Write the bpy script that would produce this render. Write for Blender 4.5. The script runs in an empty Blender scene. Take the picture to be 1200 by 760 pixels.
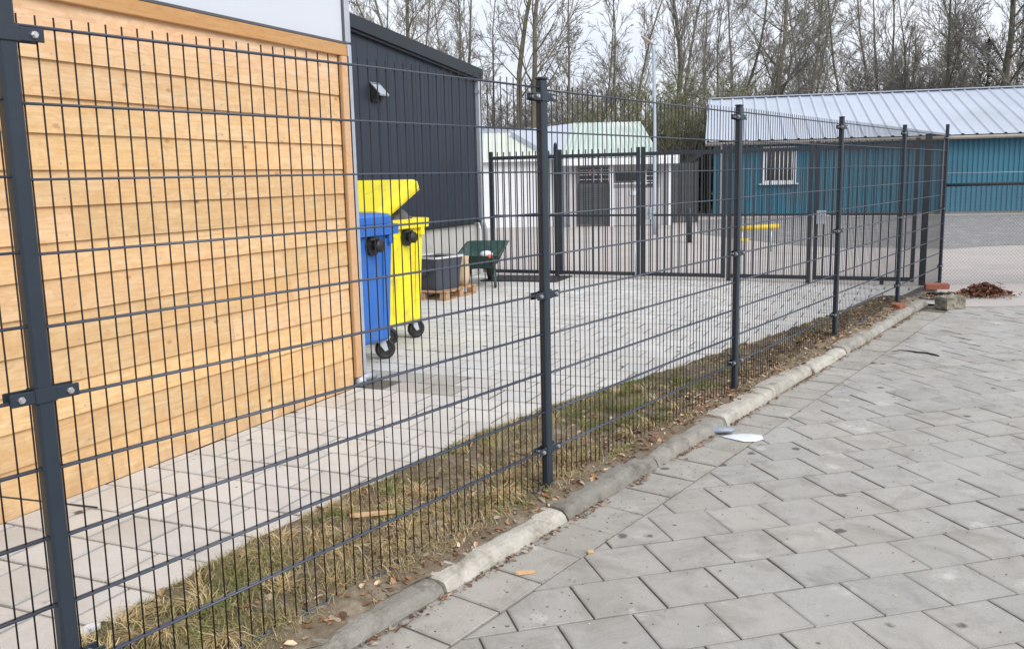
import bpy, math, random
from mathutils import Vector, Matrix, noise
random.seed(11)
SC = bpy.context.scene
COL = SC.collection
PI = math.pi
R_ = random.random
def U(a, b): return random.uniform(a, b)

# ------------------------------------------------------------------ camera frame
CF, CP, CR, CH = 1068.26, 0.160155, -0.021984, 1.59304
FA = 0.619055                                   # heading of the mesh fence
FU = Vector((math.sin(FA), math.cos(FA), 0)); FN = Vector((math.cos(FA), -math.sin(FA), 0))
FT0, FN0 = 1.2467, -2.4866                      # first visible fence post
WA = math.radians(24.2)                         # heading of the building walls
WU = Vector((math.sin(WA), math.cos(WA), 0)); WN = Vector((math.cos(WA), -math.sin(WA), 0))
WC = Vector((-1.205, 7.075, 0))                 # corner of the timber building
def TN(t, n, z=0): return FU*t + FN*n + Vector((0, 0, z))
def AB(a, b, z=0): return WC + WU*a + WN*b + Vector((0, 0, z))
ST = -0.07                                      # street level

# ------------------------------------------------------------------ mesh builder
class MB:
    def __init__(s): s.v = []; s.f = []; s.m = []; s.c = []; s.sm = []
    def add(s, vs, fs, mi=0, c=(1, 1, 1), smooth=False):
        o = len(s.v); s.v += [tuple(v) for v in vs]; s.c += [c]*len(vs)
        for f in fs: s.f.append(tuple(i+o for i in f)); s.m.append(mi); s.sm.append(smooth)
    def box(s, cx, cy, cz, sx, sy, sz, M=None, mi=0, c=(1, 1, 1), bev=0.0):
        hx, hy, hz = sx/2, sy/2, sz/2
        if bev <= 0:
            vs = [Vector((cx+i*hx, cy+j*hy, cz+k*hz)) for k in (-1, 1) for j in (-1, 1) for i in (-1, 1)]
            fs = [(0, 2, 3, 1), (4, 5, 7, 6), (0, 1, 5, 4), (1, 3, 7, 5), (3, 2, 6, 7), (2, 0, 4, 6)]
        else:
            b = min(bev, hx*.9, hy*.9, hz*.9); vs = []; idx = {}
            for k in (-1, 1):
                for j in (-1, 1):
                    for i in (-1, 1):
                        for ax in range(3):
                            d = [hx-b, hy-b, hz-b]; d[ax] += b
                            idx[(i, j, k, ax)] = len(vs)
                            vs.append(Vector((cx+i*d[0], cy+j*d[1], cz+k*d[2])))
            fs = []
            for ax in range(3):
                for sg in (-1, 1):
                    o = [a for a in range(3) if a != ax]; q = []
                    for p, r in ((-1, -1), (1, -1), (1, 1), (-1, 1)):
                        t = [0, 0, 0]; t[ax] = sg; t[o[0]] = p; t[o[1]] = r; q.append(idx[(*t, ax)])
                    fl = (ax == 1) != (sg < 0)
                    fs.append(tuple(q[::-1]) if fl else tuple(q))
            for ax in range(3):
                o = [a for a in range(3) if a != ax]
                for p in (-1, 1):
                    for r in (-1, 1):
                        t0 = [0, 0, 0]; t1 = [0, 0, 0]
                        for t, sg in ((t0, -1), (t1, 1)): t[ax] = sg; t[o[0]] = p; t[o[1]] = r
                        fs.append((idx[(*t0, o[0])], idx[(*t1, o[0])], idx[(*t1, o[1])], idx[(*t0, o[1])]))
            for i in (-1, 1):
                for j in (-1, 1):
                    for k in (-1, 1): fs.append(tuple(idx[(i, j, k, ax)] for ax in range(3)))
        if M is not None: vs = [M @ v for v in vs]
        s.add(vs, fs, mi, c); return s
    def tube(s, pts, rad, n=8, mi=0, c=(1, 1, 1), smooth=True, cap=True):
        pts = [Vector(p) for p in pts]
        if not hasattr(rad, '__len__'): rad = [rad]*len(pts)
        vs = []; up = None
        for i, p in enumerate(pts):
            d = (pts[min(i+1, len(pts)-1)] - pts[max(i-1, 0)])
            d = d.normalized() if d.length > 1e-9 else Vector((0, 0, 1))
            if up is None:
                up = Vector((0, 0, 1)) if abs(d.z) < .9 else Vector((1, 0, 0))
            x = d.cross(up)
            if x.length < 1e-6: x = d.orthogonal()
            x.normalize(); y = x.cross(d).normalized(); up = y
            for k in range(n):
                a = 2*PI*k/n + (PI/4 if n == 4 else 0)
                vs.append(p + (x*math.cos(a) + y*math.sin(a))*rad[i])
        fs = []
        for i in range(len(pts)-1):
            for k in range(n):
                fs.append((i*n+k, i*n+(k+1) % n, (i+1)*n+(k+1) % n, (i+1)*n+k))
        if cap: fs.append(tuple(range(n))[::-1]); fs.append(tuple(range((len(pts)-1)*n, len(pts)*n)))
        s.add(vs, fs, mi, c, smooth); return s
    def loft(s, rings, mi=0, c=(1, 1, 1), smooth=False, cap0=True, cap1=True):
        n = len(rings[0]); vs = [p for r in rings for p in r]; fs = []
        for i in range(len(rings)-1):
            for k in range(n): fs.append((i*n+k, i*n+(k+1) % n, (i+1)*n+(k+1) % n, (i+1)*n+k))
        if cap0: fs.append(tuple(range(n))[::-1])
        if cap1: fs.append(tuple(range((len(rings)-1)*n, len(rings)*n)))
        s.add(vs, fs, mi, c, smooth); return s
    def prism(s, poly, y0, y1, M=None, mi=0, c=(1, 1, 1)):
        # poly in (x, z), extruded along y
        n = len(poly); vs = [Vector((x, y0, z)) for x, z in poly] + [Vector((x, y1, z)) for x, z in poly]
        if M is not None: vs = [M @ v for v in vs]
        fs = [tuple(range(n)), tuple(range(2*n-1, n-1, -1))] + [(i, i+n, (i+1) % n+n, (i+1) % n) for i in range(n)]
        s.add(vs, fs, mi, c); return s
    def build(s, name, mats, parent=None, loc=None, fix=False):
        me = bpy.data.meshes.new(name); me.from_pydata(s.v, [], s.f)
        mats = mats if isinstance(mats, (list, tuple)) else [mats]
        for m in mats: me.materials.append(m)
        if len(mats) > 1: me.polygons.foreach_set('material_index', s.m)
        me.polygons.foreach_set('use_smooth', s.sm)
        a = me.color_attributes.new('tone', 'FLOAT_COLOR', 'POINT')
        a.data.foreach_set('color', [x for c in s.c for x in (c[0], c[1], c[2], 1.0)])
        me.update()
        if fix:
            import bmesh
            b = bmesh.new(); b.from_mesh(me); bmesh.ops.recalc_face_normals(b, faces=b.faces); b.to_mesh(me); b.free()
        o = bpy.data.objects.new(name, me); COL.objects.link(o)
        if parent is not None: o.parent = parent
        if loc is not None: o.location = loc
        return o

def thing(name, label, cat, loc=(0, 0, 0), rz=0, group=None):
    o = bpy.data.objects.new(name, None); COL.objects.link(o)
    o.location = loc; o.rotation_euler = (0, 0, rz); o.empty_display_size = .2
    o['label'] = label; o['category'] = cat
    if group: o['group'] = group
    return o
def tag(o, label=None, cat=None, group=None, kind=None):
    if label: o['label'] = label
    if cat: o['category'] = cat
    if group: o['group'] = group
    if kind: o['kind'] = kind
    return o
def dup(root, loc=None, rz=None, scale=None, label=None, group=None):
    def cp(o, par):
        c = o.copy(); COL.objects.link(c)
        if par is not None: c.parent = par
        for ch in list(o.children): cp(ch, c)
        return c
    r = cp(root, None)
    if loc is not None: r.location = loc
    if rz is not None: r.rotation_euler = (0, 0, rz)
    if scale is not None: r.scale = scale
    if label: r['label'] = label
    if group: r['group'] = group
    return r

# ------------------------------------------------------------------ materials
def nd(nt, t, **kw):
    n = nt.nodes.new(t)
    for k, v in kw.items():
        if k in n.inputs: n.inputs[k].default_value = v
        else: setattr(n, k, v)
    return n
def mixc(nt, fac, a, b, mode='MIX'):
    m = nt.nodes.new('ShaderNodeMix'); m.data_type = 'RGBA'; m.blend_type = mode
    for i, x in ((0, fac), (6, a), (7, b)):
        if hasattr(x, 'is_output'): nt.links.new(x, m.inputs[i])
        elif x is not None: m.inputs[i].default_value = x if i == 0 else (*x, 1)
    return m.outputs[2]
def ramp(nt, src, a, b, lo=0., hi=1.):
    m = nt.nodes.new('ShaderNodeMapRange'); m.inputs[1].default_value = a; m.inputs[2].default_value = b
    m.inputs[3].default_value = lo; m.inputs[4].default_value = hi; nt.links.new(src, m.inputs[0]); return m.outputs[0]
def tex(nt, co, scale, detail=5, rough=.6, sc=None, dist=0.):
    if sc:
        mp = nt.nodes.new('ShaderNodeMapping'); mp.inputs['Scale'].default_value = sc; nt.links.new(co, mp.inputs[0]); co = mp.outputs[0]
    n = nt.nodes.new('ShaderNodeTexNoise'); n.inputs['Scale'].default_value = scale; n.inputs['Detail'].default_value = detail
    n.inputs['Roughness'].default_value = rough; n.inputs['Distortion'].default_value = dist
    nt.links.new(co, n.inputs['Vector']); return n.outputs['Fac']
def vor(nt, co, scale, feature='F1', sc=None):
    if sc:
        mp = nt.nodes.new('ShaderNodeMapping'); mp.inputs['Scale'].default_value = sc; nt.links.new(co, mp.inputs[0]); co = mp.outputs[0]
    n = nt.nodes.new('ShaderNodeTexVoronoi'); n.inputs['Scale'].default_value = scale; n.feature = feature
    nt.links.new(co, n.inputs['Vector']); return n
def base_mat(name):
    m = bpy.data.materials.new(name); m.use_nodes = True; nt = m.node_tree
    b = nt.nodes['Principled BSDF']; tc = nt.nodes.new('ShaderNodeTexCoord')
    return m, nt, b, tc.outputs['Object']
def bump(nt, b, h, strength, dist=.01):
    bp = nt.nodes.new('ShaderNodeBump'); bp.inputs['Strength'].default_value = strength; bp.inputs['Distance'].default_value = dist
    nt.links.new(h, bp.inputs['Height']); nt.links.new(bp.outputs[0], b.inputs['Normal'])
def mat(name, c1, c2=None, scale=6, rough=.6, bs=0., metal=0., tone=False, spec=.5, c3=None, s3=1.5, bscale=60, sc=None, r2=None):
    m, nt, b, co = base_mat(name)
    b.inputs['Roughness'].default_value = rough; b.inputs['Metallic'].default_value = metal
    b.inputs['Specular IOR Level'].default_value = spec
    c2 = c2 or tuple(x*.82 for x in c1)
    f = ramp(nt, tex(nt, co, scale, 6, .62, sc), .33, .68)
    c = mixc(nt, f, c1, c2)
    if c3: c = mixc(nt, ramp(nt, tex(nt, co, s3, 7, .68), .52, .68), c, c3)
    if tone:
        a = nt.nodes.new('ShaderNodeAttribute'); a.attribute_name = 'tone'
        c = mixc(nt, 1., c, a.outputs['Color'], 'MULTIPLY')
    nt.links.new(c, b.inputs['Base Color'])
    if r2 is not None: nt.links.new(ramp(nt, f, 0, 1, rough, r2), b.inputs['Roughness'])
    if bs: bump(nt, b, tex(nt, co, bscale, 4, .6), bs)
    return m

def slab_mat(name, c1, c2, stain, spots=True, warm=(.40, .34, .27)):
    m, nt, b, co = base_mat(name)
    a = nt.nodes.new('ShaderNodeAttribute'); a.attribute_name = 'tone'
    fine = tex(nt, co, 130, 5, .75); mid = tex(nt, co, 5.5, 7, .7); big = tex(nt, co, .8, 6, .65)
    c = mixc(nt, ramp(nt, mid, .3, .7), c1, c2)
    c = mixc(nt, ramp(nt, fine, .35, .7, 0, .62), c, tuple(x*.62 for x in c1))
    c = mixc(nt, ramp(nt, tex(nt, co, 3.1, 8, .75, None, .6), .47, .68, 0, .85), c, stain)
    c = mixc(nt, ramp(nt, tex(nt, co, 9, 6, .7), .62, .78, 0, .5), c, tuple(min(1, x*1.45) for x in c1))
    c = mixc(nt, ramp(nt, big, .5, .75, 0, .35), c, warm)
    if spots:
        v = vor(nt, co, 7.5); k = ramp(nt, v.outputs['Distance'], .085, .05)
        sep = nt.nodes.new('ShaderNodeSeparateColor'); nt.links.new(v.outputs['Color'], sep.inputs[0])
        g = nt.nodes.new('ShaderNodeMath'); g.operation = 'GREATER_THAN'; g.inputs[1].default_value = .66; nt.links.new(sep.outputs[0], g.inputs[0])
        mu = nt.nodes.new('ShaderNodeMath'); mu.operation = 'MULTIPLY'; nt.links.new(k, mu.inputs[0]); nt.links.new(g.outputs[0], mu.inputs[1])
        mu2 = nt.nodes.new('ShaderNodeMath'); mu2.operation = 'MULTIPLY'; mu2.inputs[1].default_value = .75; nt.links.new(mu.outputs[0], mu2.inputs[0])
        c = mixc(nt, mu2.outputs[0], c, (.06, .055, .05))
    if spots:
        v2 = vor(nt, co, 3.3); wob = tex(nt, co, 26, 4, .7); k2 = nt.nodes.new('ShaderNodeMath'); k2.operation = 'MULTIPLY_ADD'; k2.inputs[1].default_value = .16
        nt.links.new(wob, k2.inputs[0]); nt.links.new(v2.outputs['Distance'], k2.inputs[2])
        c = mixc(nt, ramp(nt, k2.outputs[0], .19, .15, 0, .85), c, (.075, .068, .06))
        v3 = vor(nt, co, 2.3); k3 = nt.nodes.new('ShaderNodeMath'); k3.operation = 'MULTIPLY_ADD'; k3.inputs[1].default_value = .5
        nt.links.new(tex(nt, co, 17, 5, .75), k3.inputs[0]); nt.links.new(v3.outputs['Distance'], k3.inputs[2])
        c = mixc(nt, ramp(nt, k3.outputs[0], .42, .31, 0, .7), c, (.55, .54, .51))
    c = mixc(nt, 1., c, a.outputs['Color'], 'MULTIPLY')
    nt.links.new(c, b.inputs['Base Color'])
    nt.links.new(ramp(nt, mid, .3, .7, .62, .85), b.inputs['Roughness']); b.inputs['Specular IOR Level'].default_value = .4
    ad = nt.nodes.new('ShaderNodeMath'); ad.operation = 'ADD'; nt.links.new(fine, ad.inputs[0]); nt.links.new(mid, ad.inputs[1])
    bump(nt, b, ad.outputs[0], .5, .004)
    return m

def wood_mat(name, c1, c2, knot, gs=(1.1, 16, 16), kdens=.72):
    m, nt, b, co = base_mat(name)
    a = nt.nodes.new('ShaderNodeAttribute'); a.attribute_name = 'tone'
    off = nt.nodes.new('ShaderNodeVectorMath'); off.operation = 'ADD'
    cm = nt.nodes.new('ShaderNodeCombineXYZ'); sp = nt.nodes.new('ShaderNodeSeparateColor'); nt.links.new(a.outputs['Color'], sp.inputs[0])
    mg = nt.nodes.new('ShaderNodeMath'); mg.operation = 'MULTIPLY'; mg.inputs[1].default_value = 37.; nt.links.new(sp.outputs[2], mg.inputs[0])
    nt.links.new(mg.outputs[0], cm.inputs[0]); nt.links.new(co, off.inputs[0]); nt.links.new(cm.outputs[0], off.inputs[1]); co2 = off.outputs[0]
    g1 = tex(nt, co2, 2.2, 6, .6, gs, 1.2); g2 = tex(nt, co2, 1.3, 3, .5, (.9, 4, 4))
    c = mixc(nt, ramp(nt, g1, .32, .7), c1, c2)
    c = mixc(nt, ramp(nt, g2, .45, .75, 0, .55), c, tuple(x*k for x, k in zip(c1, (1.03, .84, .6))))
    c = mixc(nt, ramp(nt, tex(nt, co2, 6, 4, .6, (.6, 22, 22)), .58, .66, 0, .35), c, tuple(x*.72 for x in c2))
    v = vor(nt, co2, 3.6, 'F1', (1.0, 1.7, 1.7)); k = ramp(nt, v.outputs['Distance'], .11, .02)
    s2 = nt.nodes.new('ShaderNodeSeparateColor'); nt.links.new(v.outputs['Color'], s2.inputs[0])
    g = nt.nodes.new('ShaderNodeMath'); g.operation = 'GREATER_THAN'; g.inputs[1].default_value = kdens; nt.links.new(s2.outputs[0], g.inputs[0])
    mu = nt.nodes.new('ShaderNodeMath'); mu.operation = 'MULTIPLY'; nt.links.new(k, mu.inputs[0]); nt.links.new(g.outputs[0], mu.inputs[1])
    c = mixc(nt, mu.outputs[0], c, knot)
    sx = nt.nodes.new('ShaderNodeSeparateXYZ'); nt.links.new(co, sx.inputs[0])
    sm = nt.nodes.new('ShaderNodeMath'); sm.operation = 'MULTIPLY'; nt.links.new(ramp(nt, sx.outputs[2], .34, .03), sm.inputs[0]); nt.links.new(ramp(nt, tex(nt, co, 7, 6, .7, (1, 1, .5)), .38, .62), sm.inputs[1])
    sm2 = nt.nodes.new('ShaderNodeMath'); sm2.operation = 'MULTIPLY'; sm2.inputs[1].default_value = .5; nt.links.new(sm.outputs[0], sm2.inputs[0])
    c = mixc(nt, sm2.outputs[0], c, (.30, .22, .14))
    c = mixc(nt, ramp(nt, tex(nt, co2, 9, 6, .72, (.7, 1.6, 1.6), 1.5), .44, .66, 0, .55), c, tuple(x*k for x, k in zip(c2, (.93, .82, .70))))
    c = mixc(nt, ramp(nt, tex(nt, co2, 24, 4, .7, (.5, 1, 1), .8), .56, .70, 0, .4), c, tuple(x*k for x, k in zip(c2, (.82, .68, .52))))
    c = mixc(nt, ramp(nt, tex(nt, co2, 1.1, 5, .6, (.8, 3, 3)), .52, .72, 0, .45), c, tuple(x*k for x, k in zip(c2, (1.02, .88, .72))))
    hb = nt.nodes.new('ShaderNodeCombineColor'); nt.links.new(sp.outputs[0], hb.inputs[0]); nt.links.new(sp.outputs[0], hb.inputs[1]); nt.links.new(sp.outputs[1], hb.inputs[2])
    c = mixc(nt, 1., c, hb.outputs[0], 'MULTIPLY')
    nt.links.new(c, b.inputs['Base Color']); b.inputs['Roughness'].default_value = .62; b.inputs['Specular IOR Level'].default_value = .3
    bump(nt, b, g1, .25, .004)
    return m

M = {}
M['anthracite'] = mat('anthracite_coating', (.016, .027, .042), (.021, .033, .050), 9, .42, .05, bscale=300)
M['rod'] = mat('coated_rod_skylit', (.055, .068, .098), (.065, .078, .112), 30, .34)  # paler and bluer than the uprights: sky reflection put into the colour
M['upright_rod'] = mat('coated_upright_rod', (.017, .014, .014), (.024, .019, .019), 30, .6, spec=.25)
M['gate'] = mat('dark_gate_steel', (.022, .031, .042), (.030, .040, .054), 12, .45)
M['bolt'] = mat('zinc_bolt', (.62, .62, .63), None, 40, .3, metal=.7)
M['wire'] = mat('galvanised_wire', (.21, .22, .23), None, 30, .5, metal=.1)
M['zinc'] = mat('galvanised_steel', (.42, .47, .54), (.52, .56, .62), 14, .42, .05, metal=.35)
M['wood'] = wood_mat('pine_boards', (.80, .585, .37), (.64, .42, .225), (.33, .14, .055), kdens=.22)
M['trimwood'] = wood_mat('pine_trim', (.60, .41, .24), (.53, .34, .18), (.25, .12, .05), (14, 14, 1.1))
M['batten'] = wood_mat('pine_batten', (.58, .35, .165), (.50, .28, .12), (.22, .10, .04))
M['pallet'] = wood_mat('pallet_wood', (.56, .38, .22), (.47, .30, .17), (.2, .1, .05))
M['white'] = mat('white_panel', (.62, .66, .73), (.59, .63, .71), 1.2, .5)
M['trimdark'] = mat('dark_flashing', (.10, .10, .11), None, 9, .5)
M['clad'] = mat('anthracite_cladding', (.019, .028, .045), (.022, .032, .050), 1.3, .5, .05)
M['claddark'] = mat('anthracite_trim', (.012, .016, .023), (.015, .020, .028), 3, .45)
M['plinth'] = mat('fibre_cement', (.50, .50, .48), (.44, .44, .43), 3, .8, .2, c3=(.40, .39, .37))
M['blue'] = mat('blue_plastic', (.022, .135, .50), (.028, .155, .54), 4, .45, .06, c3=(.06, .15, .38), s3=6)
M['yellow'] = mat('yellow_plastic', (.84, .73, .02), (.88, .78, .03), 4, .42, .05, c3=(.66, .53, .06), s3=6)
M['black'] = mat('black_rubber', (.014, .014, .015), (.022, .022, .022), 20, .55)
M['bag'] = mat('black_bag', (.03, .03, .032), (.10, .10, .10), 14, .3)
M['tub'] = mat('grey_tub', (.045, .055, .08), (.055, .066, .092), 6, .5)
M['tubrim'] = mat('pale_lining', (.62, .63, .65), None, 20, .6)
M['paper'] = mat('paper_sack', (.62, .47, .31), (.55, .41, .27), 9, .8)
M['green'] = mat('green_tray', (.014, .058, .050), (.020, .070, .060), 7, .45, c3=(.10, .12, .09), s3=6)
M['orange'] = mat('orange_grip', (.75, .13, .05), None, 20, .5)
M['mat'] = mat('black_mat', (.016, .017, .022), (.03, .03, .035), 10, .7)
M['slab'] = slab_mat('street_slabs', (.44, .43, .405), (.375, .366, .343), (.235, .222, .20), warm=(.39, .35, .295))
M['tile'] = slab_mat('yard_tiles', (.70, .695, .68), (.64, .635, .62), (.53, .51, .48), warm=(.55, .51, .45))
M['joint'] = mat('joint_sand', (.115, .105, .085), (.16, .145, .115), 18, .95, c3=(.085, .09, .05), s3=3)
M['yjoint'] = mat('yard_joint_sand', (.10, .09, .075), (.15, .135, .11), 18, .95)
M['kerb'] = mat('kerb_concrete', (.47, .455, .42), (.35, .335, .30), 11, .9, .9, tone=True, c3=(.19, .17, .135), s3=5, bscale=90)
M['earth'] = mat('verge_earth', (.135, .105, .068), (.21, .17, .12), 16, .97, .9, c3=(.30, .26, .20), s3=6, bscale=50, tone=True)
M['grass'] = mat('grass_blades', (1, 1, 1), (.85, .85, .85), 30, .7, tone=True, spec=.25)
M['leaf'] = mat('dead_leaves', (1, 1, 1), (.7, .7, .7), 40, .75, tone=True, spec=.3)
M['ground'] = mat('bare_ground', (.17, .15, .11), (.12, .12, .07), .6, .97)
M['street'] = mat('street_asphalt', (.25, .245, .235), (.21, .205, .2), 4, .9, .3)
M['apron'] = mat('pale_asphalt', (.46, .42, .395), (.41, .38, .36), 1.1, .92, .35, c3=(.36, .34, .325), s3=.5, bscale=40)
M['darkpatch'] = mat('dark_gravel', (.255, .25, .25), (.19, .19, .19), 5, .92, .6, c3=(.38, .37, .36), s3=3, bscale=25)
M['bluewall'] = mat('blue_sheet', (.034, .148, .222), (.040, .165, .245), .7, .5, c3=(.04, .13, .19), s3=.4)
M['roof'] = mat('pale_roof_sheet', (.46, .51, .60), (.42, .47, .56), .5, .45, c3=(.38, .43, .48), s3=.35)
M['greenroof'] = mat('green_roof_sheet', (.48, .56, .52), (.40, .49, .45), 1.1, .6, c3=(.58, .63, .60), s3=.5)
M['mossroof'] = mat('mossy_roof_sheet', (.52, .57, .50), (.60, .64, .58), .9, .75)
M['shedwhite'] = mat('white_shed_paint', (.76, .78, .80), (.68, .70, .73), 1.5, .6)
M['shedgrey'] = mat('grey_shed_panel', (.50, .49, .51), (.43, .42, .44), 2.5, .6)
M['shutter'] = mat('dark_shutter', (.045, .055, .062), (.07, .08, .09), 4, .5)
M['glassdark'] = mat('dark_glass', (.02, .024, .03), None, 1, .08, spec=.8)
M['red'] = mat('red_sign', (.50, .09, .06), None, 9, .6)
M['beige'] = mat('beige_gutter', (.44, .39, .33), (.36, .31, .27), 3, .6)
M['bark'] = mat('bark', (.165, .148, .112), (.10, .088, .068), 5, .95, .6, c3=(.19, .20, .085), s3=1.2, bscale=25)
M['twig'] = mat('twigs', (.265, .245, .22), (.195, .18, .16), 1.2, .9, c3=(.225, .225, .165), s3=.4)
M['olive'] = mat('olive_twigs', (.255, .25, .16), (.18, .18, .115), 1.2, .9)
M['conifer'] = mat('conifer_needles', (.030, .050, .030), (.045, .065, .040), 3, .9, tone=True)
M['ivy'] = mat('ivy_leaves', (.17, .185, .085), (.11, .13, .06), 3, .8, tone=True)
M['redhedge'] = mat('brown_hedge_leaves', (.15, .075, .055), (.09, .055, .045), 3, .9, tone=True)
M['lampgrey'] = mat('lamp_pole_paint', (.36, .43, .52), (.42, .49, .58), 3, .45)
M['railyellow'] = mat('yellow_rail_paint', (.85, .62, .04), (.75, .53, .05), 5, .5)
M['brick'] = mat('red_brick', (.33, .115, .07), (.25, .09, .06), 18, .9, .6)
M['block'] = mat('rough_block', (.32, .30, .25), (.12, .11, .085), 12, .95, 1.0, c3=(.08, .08, .05), s3=14, bscale=40)
M['chip'] = mat('wood_chip', (.62, .42, .24), (.50, .32, .17), 22, .8)
M['plastic'] = mat('white_plastic', (.74, .80, .88), (.66, .73, .82), 12, .35)
M['greyfilm'] = mat('grey_plastic', (.20, .25, .33), (.33, .37, .44), 20, .4)
M['cap_shadow'] = mat('black_cap_and_shadow', (.018, .017, .017), (.035, .033, .03), 18, .7)  # black for the tube cap and for the slab edge shadow strip

# ------------------------------------------------------------------ world, sun, camera
w = bpy.data.worlds.new('World'); SC.world = w; w.use_nodes = True; nt = w.node_tree
bg = nt.nodes['Background']; bg.inputs['Strength'].default_value = .1
sky = nt.nodes.new('ShaderNodeTexSky'); sky.sky_type = 'NISHITA'; sky.sun_disc = False
SEL, SAZ = math.radians(38), math.radians(140)
sky.sun_elevation = SEL; sky.sun_rotation = SAZ; sky.dust_density = 3.; sky.air_density = 1.
tcw = nt.nodes.new('ShaderNodeTexCoord')
cl = tex(nt, tcw.outputs['Generated'], 2.6, 7, .6, (1, 1, 2.2), .4)
cloud = mixc(nt, ramp(nt, cl, .38, .66), (6.1, 6.45, 7.2), (7.9, 8.0, 8.4))
nt.links.new(mixc(nt, .86, sky.outputs[0], cloud), bg.inputs['Color'])
sl = bpy.data.lights.new('sun', 'SUN'); sl.energy = 1.7; sl.angle = math.radians(34); sl.color = (1, .96, .9)
so = bpy.data.objects.new('sun', sl); COL.objects.link(so)
sd = Vector((math.sin(SAZ)*math.cos(SEL), math.cos(SAZ)*math.cos(SEL), math.sin(SEL)))
so.rotation_euler = sd.to_track_quat('Z', 'Y').to_euler(); so.location = sd*30
cam = bpy.data.cameras.new('camera'); co_ = bpy.data.objects.new('camera', cam); COL.objects.link(co_); SC.camera = co_
cam.sensor_width = 36; cam.lens = CF/1200*36; cam.clip_start = .05; cam.clip_end = 2000
cp, sp = math.cos(CP), math.sin(CP); fw = Vector((0, cp, -sp)); up = Vector((0, sp, cp)); rt = Vector((1, 0, 0))
c, s = math.cos(CR), math.sin(CR); r2 = rt*c + up*s; u2 = -rt*s + up*c
co_.matrix_world = Matrix(((r2.x, u2.x, -fw.x, 0), (r2.y, u2.y, -fw.y, 0), (r2.z, u2.z, -fw.z, CH), (0, 0, 0, 1)))
SC.view_settings.view_transform = 'Standard'; SC.view_settings.look = 'None'; SC.view_settings.exposure = 0.62; SC.view_settings.gamma = 1
SC.view_settings.use_curve_mapping = False
SC.cycles.use_denoising = True
SC.cycles.max_bounces = 6; SC.cycles.transparent_max_bounces = 6

# ------------------------------------------------------------------ ground sheets
def sheet(name, pts, z, m, kind='structure', parent=None):
    b = MB(); b.add([Vector((p[0], p[1], z)) for p in pts], [tuple(range(len(pts)))])
    o = b.build(name, m, parent, fix=False)
    if o.data.polygons[0].normal.z < 0: o.data.flip_normals()
    if parent is None: tag(o, kind=kind)
    return o
sheet('ground', [(-900, -900), (900, -900), (900, 900), (-900, 900)], -.14, M['ground'])
# street side (slabs on a joint bed), yard bed, apron behind the gate
P = [TN(-6, -2.3), TN(15.4, -2.3), Vector((9.5, 11.6, 0)), Vector((26, 11.6, 0)), Vector((26, -8, 0)), Vector((0, -8, 0))]
sheet('street', [TN(-6, -2.3), TN(11.95, -2.3), Vector((26, 11.55, 0)), Vector((26, -8, 0)), Vector((0, -8, 0))], ST-.009, M['joint'])
sheet('yard_bed', [AB(-9, -.02), AB(-.04, -.02), AB(-.04, -2.9), AB(7.66, -2.9), AB(7.66, 4.3), TN(11.9, -2.42), TN(-6, -2.42)], -.010, M['yjoint'])
apr = sheet('apron', [AB(7.66, -14), AB(7.66, 3.86), Vector((5.0, 11.35, 0)), Vector((5.45, 10.85, 0)), Vector((7, 10.75, 0)), Vector((34, 9.6, 0)), Vector((44, 40, 0)), Vector((-14, 44, 0))], -.066, M['apron'])
thr = MB(); thr.box(0, 0, -.04, .09, 7.0, .078, bev=.008); to = thr.build('threshold_kerb', M['kerb']); to.location = AB(7.68, .75); to.rotation_euler = (0, 0, math.atan2(WU.y, WU.x)); tag(to, kind='structure')
# dark worn band in front of the blue building, with ragged edge
random.seed(5)
bnd = []
for i in range(40):
    x = 5.2 + i*.65; bnd.append((x, 19.2 + (x-7)*.02 + (noise.noise((x*.6, 3, 0))*.9) + (max(0, 7.6-x))**2*1.0))
top = [(30.5, 29.6), (20, 31.3), (9.0, 33.4), (6.6, 32.6)]
sheet('gravel_patch', bnd + top, -.062, M['darkpatch'])

def clip(poly, p, n):
    out = []
    for i in range(len(poly)):
        a, b = poly[i], poly[(i+1) % len(poly)]
        da, db = (a-p).dot(n), (b-p).dot(n)
        if da >= 0: out.append(a)
        if (da >= 0) != (db >= 0): out.append(a + (b-a)*(da/(da-db)))
    return out
def area(p): return .5*abs(sum(p[i].x*p[(i+1) % len(p)].y - p[(i+1) % len(p)].x*p[i].y for i in range(len(p))))
def inset(poly, d):
    q = poly; cen = sum(poly, Vector())/len(poly); out = poly
    for i in range(len(poly)):
        a, b = poly[i], poly[(i+1) % len(poly)]; e = (b-a)
        if e.length < 1e-5: continue
        n = Vector((-e.y, e.x, 0)).normalized()
        if n.dot(cen-a) < 0: n = -n
        out = clip(out, a + n*d, n)
        if len(out) < 3: return []
    return out
def slab(mb, poly, z, gap, c, tilt=.0025, bev=.004):
    a = inset(poly, gap); bq = inset(poly, gap+bev)
    if len(a) < 3 or len(bq) < 3 or area(bq) < .0012: return
    cen = sum(a, Vector())/len(a); gx, gy, dz = random.gauss(0, tilt), random.gauss(0, tilt), random.gauss(0, .0009)
    f = lambda p, h: Vector((p.x, p.y, z + dz + h + (p.x-cen.x)*gx*2 + (p.y-cen.y)*gy*2))
    na, nb = len(a), len(bq)
    if na == nb:
        dq = inset(poly, gap+bev+.012)
        k0 = len(mb.v); rings = [[f(p, -.03) for p in a], [f(p, -.0025) for p in a], [f(p, 0) for p in bq]]
        if len(dq) == na: rings.append([f(p, 0.0003) for p in dq])
        mb.loft(rings, 0, c, cap0=False)
        for q in range(k0, k0+3*na): e = U(.80, .95); mb.c[q] = tuple(x*e for x in c)
    else:
        mb.loft([[f(p, -.03) for p in a], [f(p, 0) for p in a]], 0, c, cap0=False)
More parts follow.
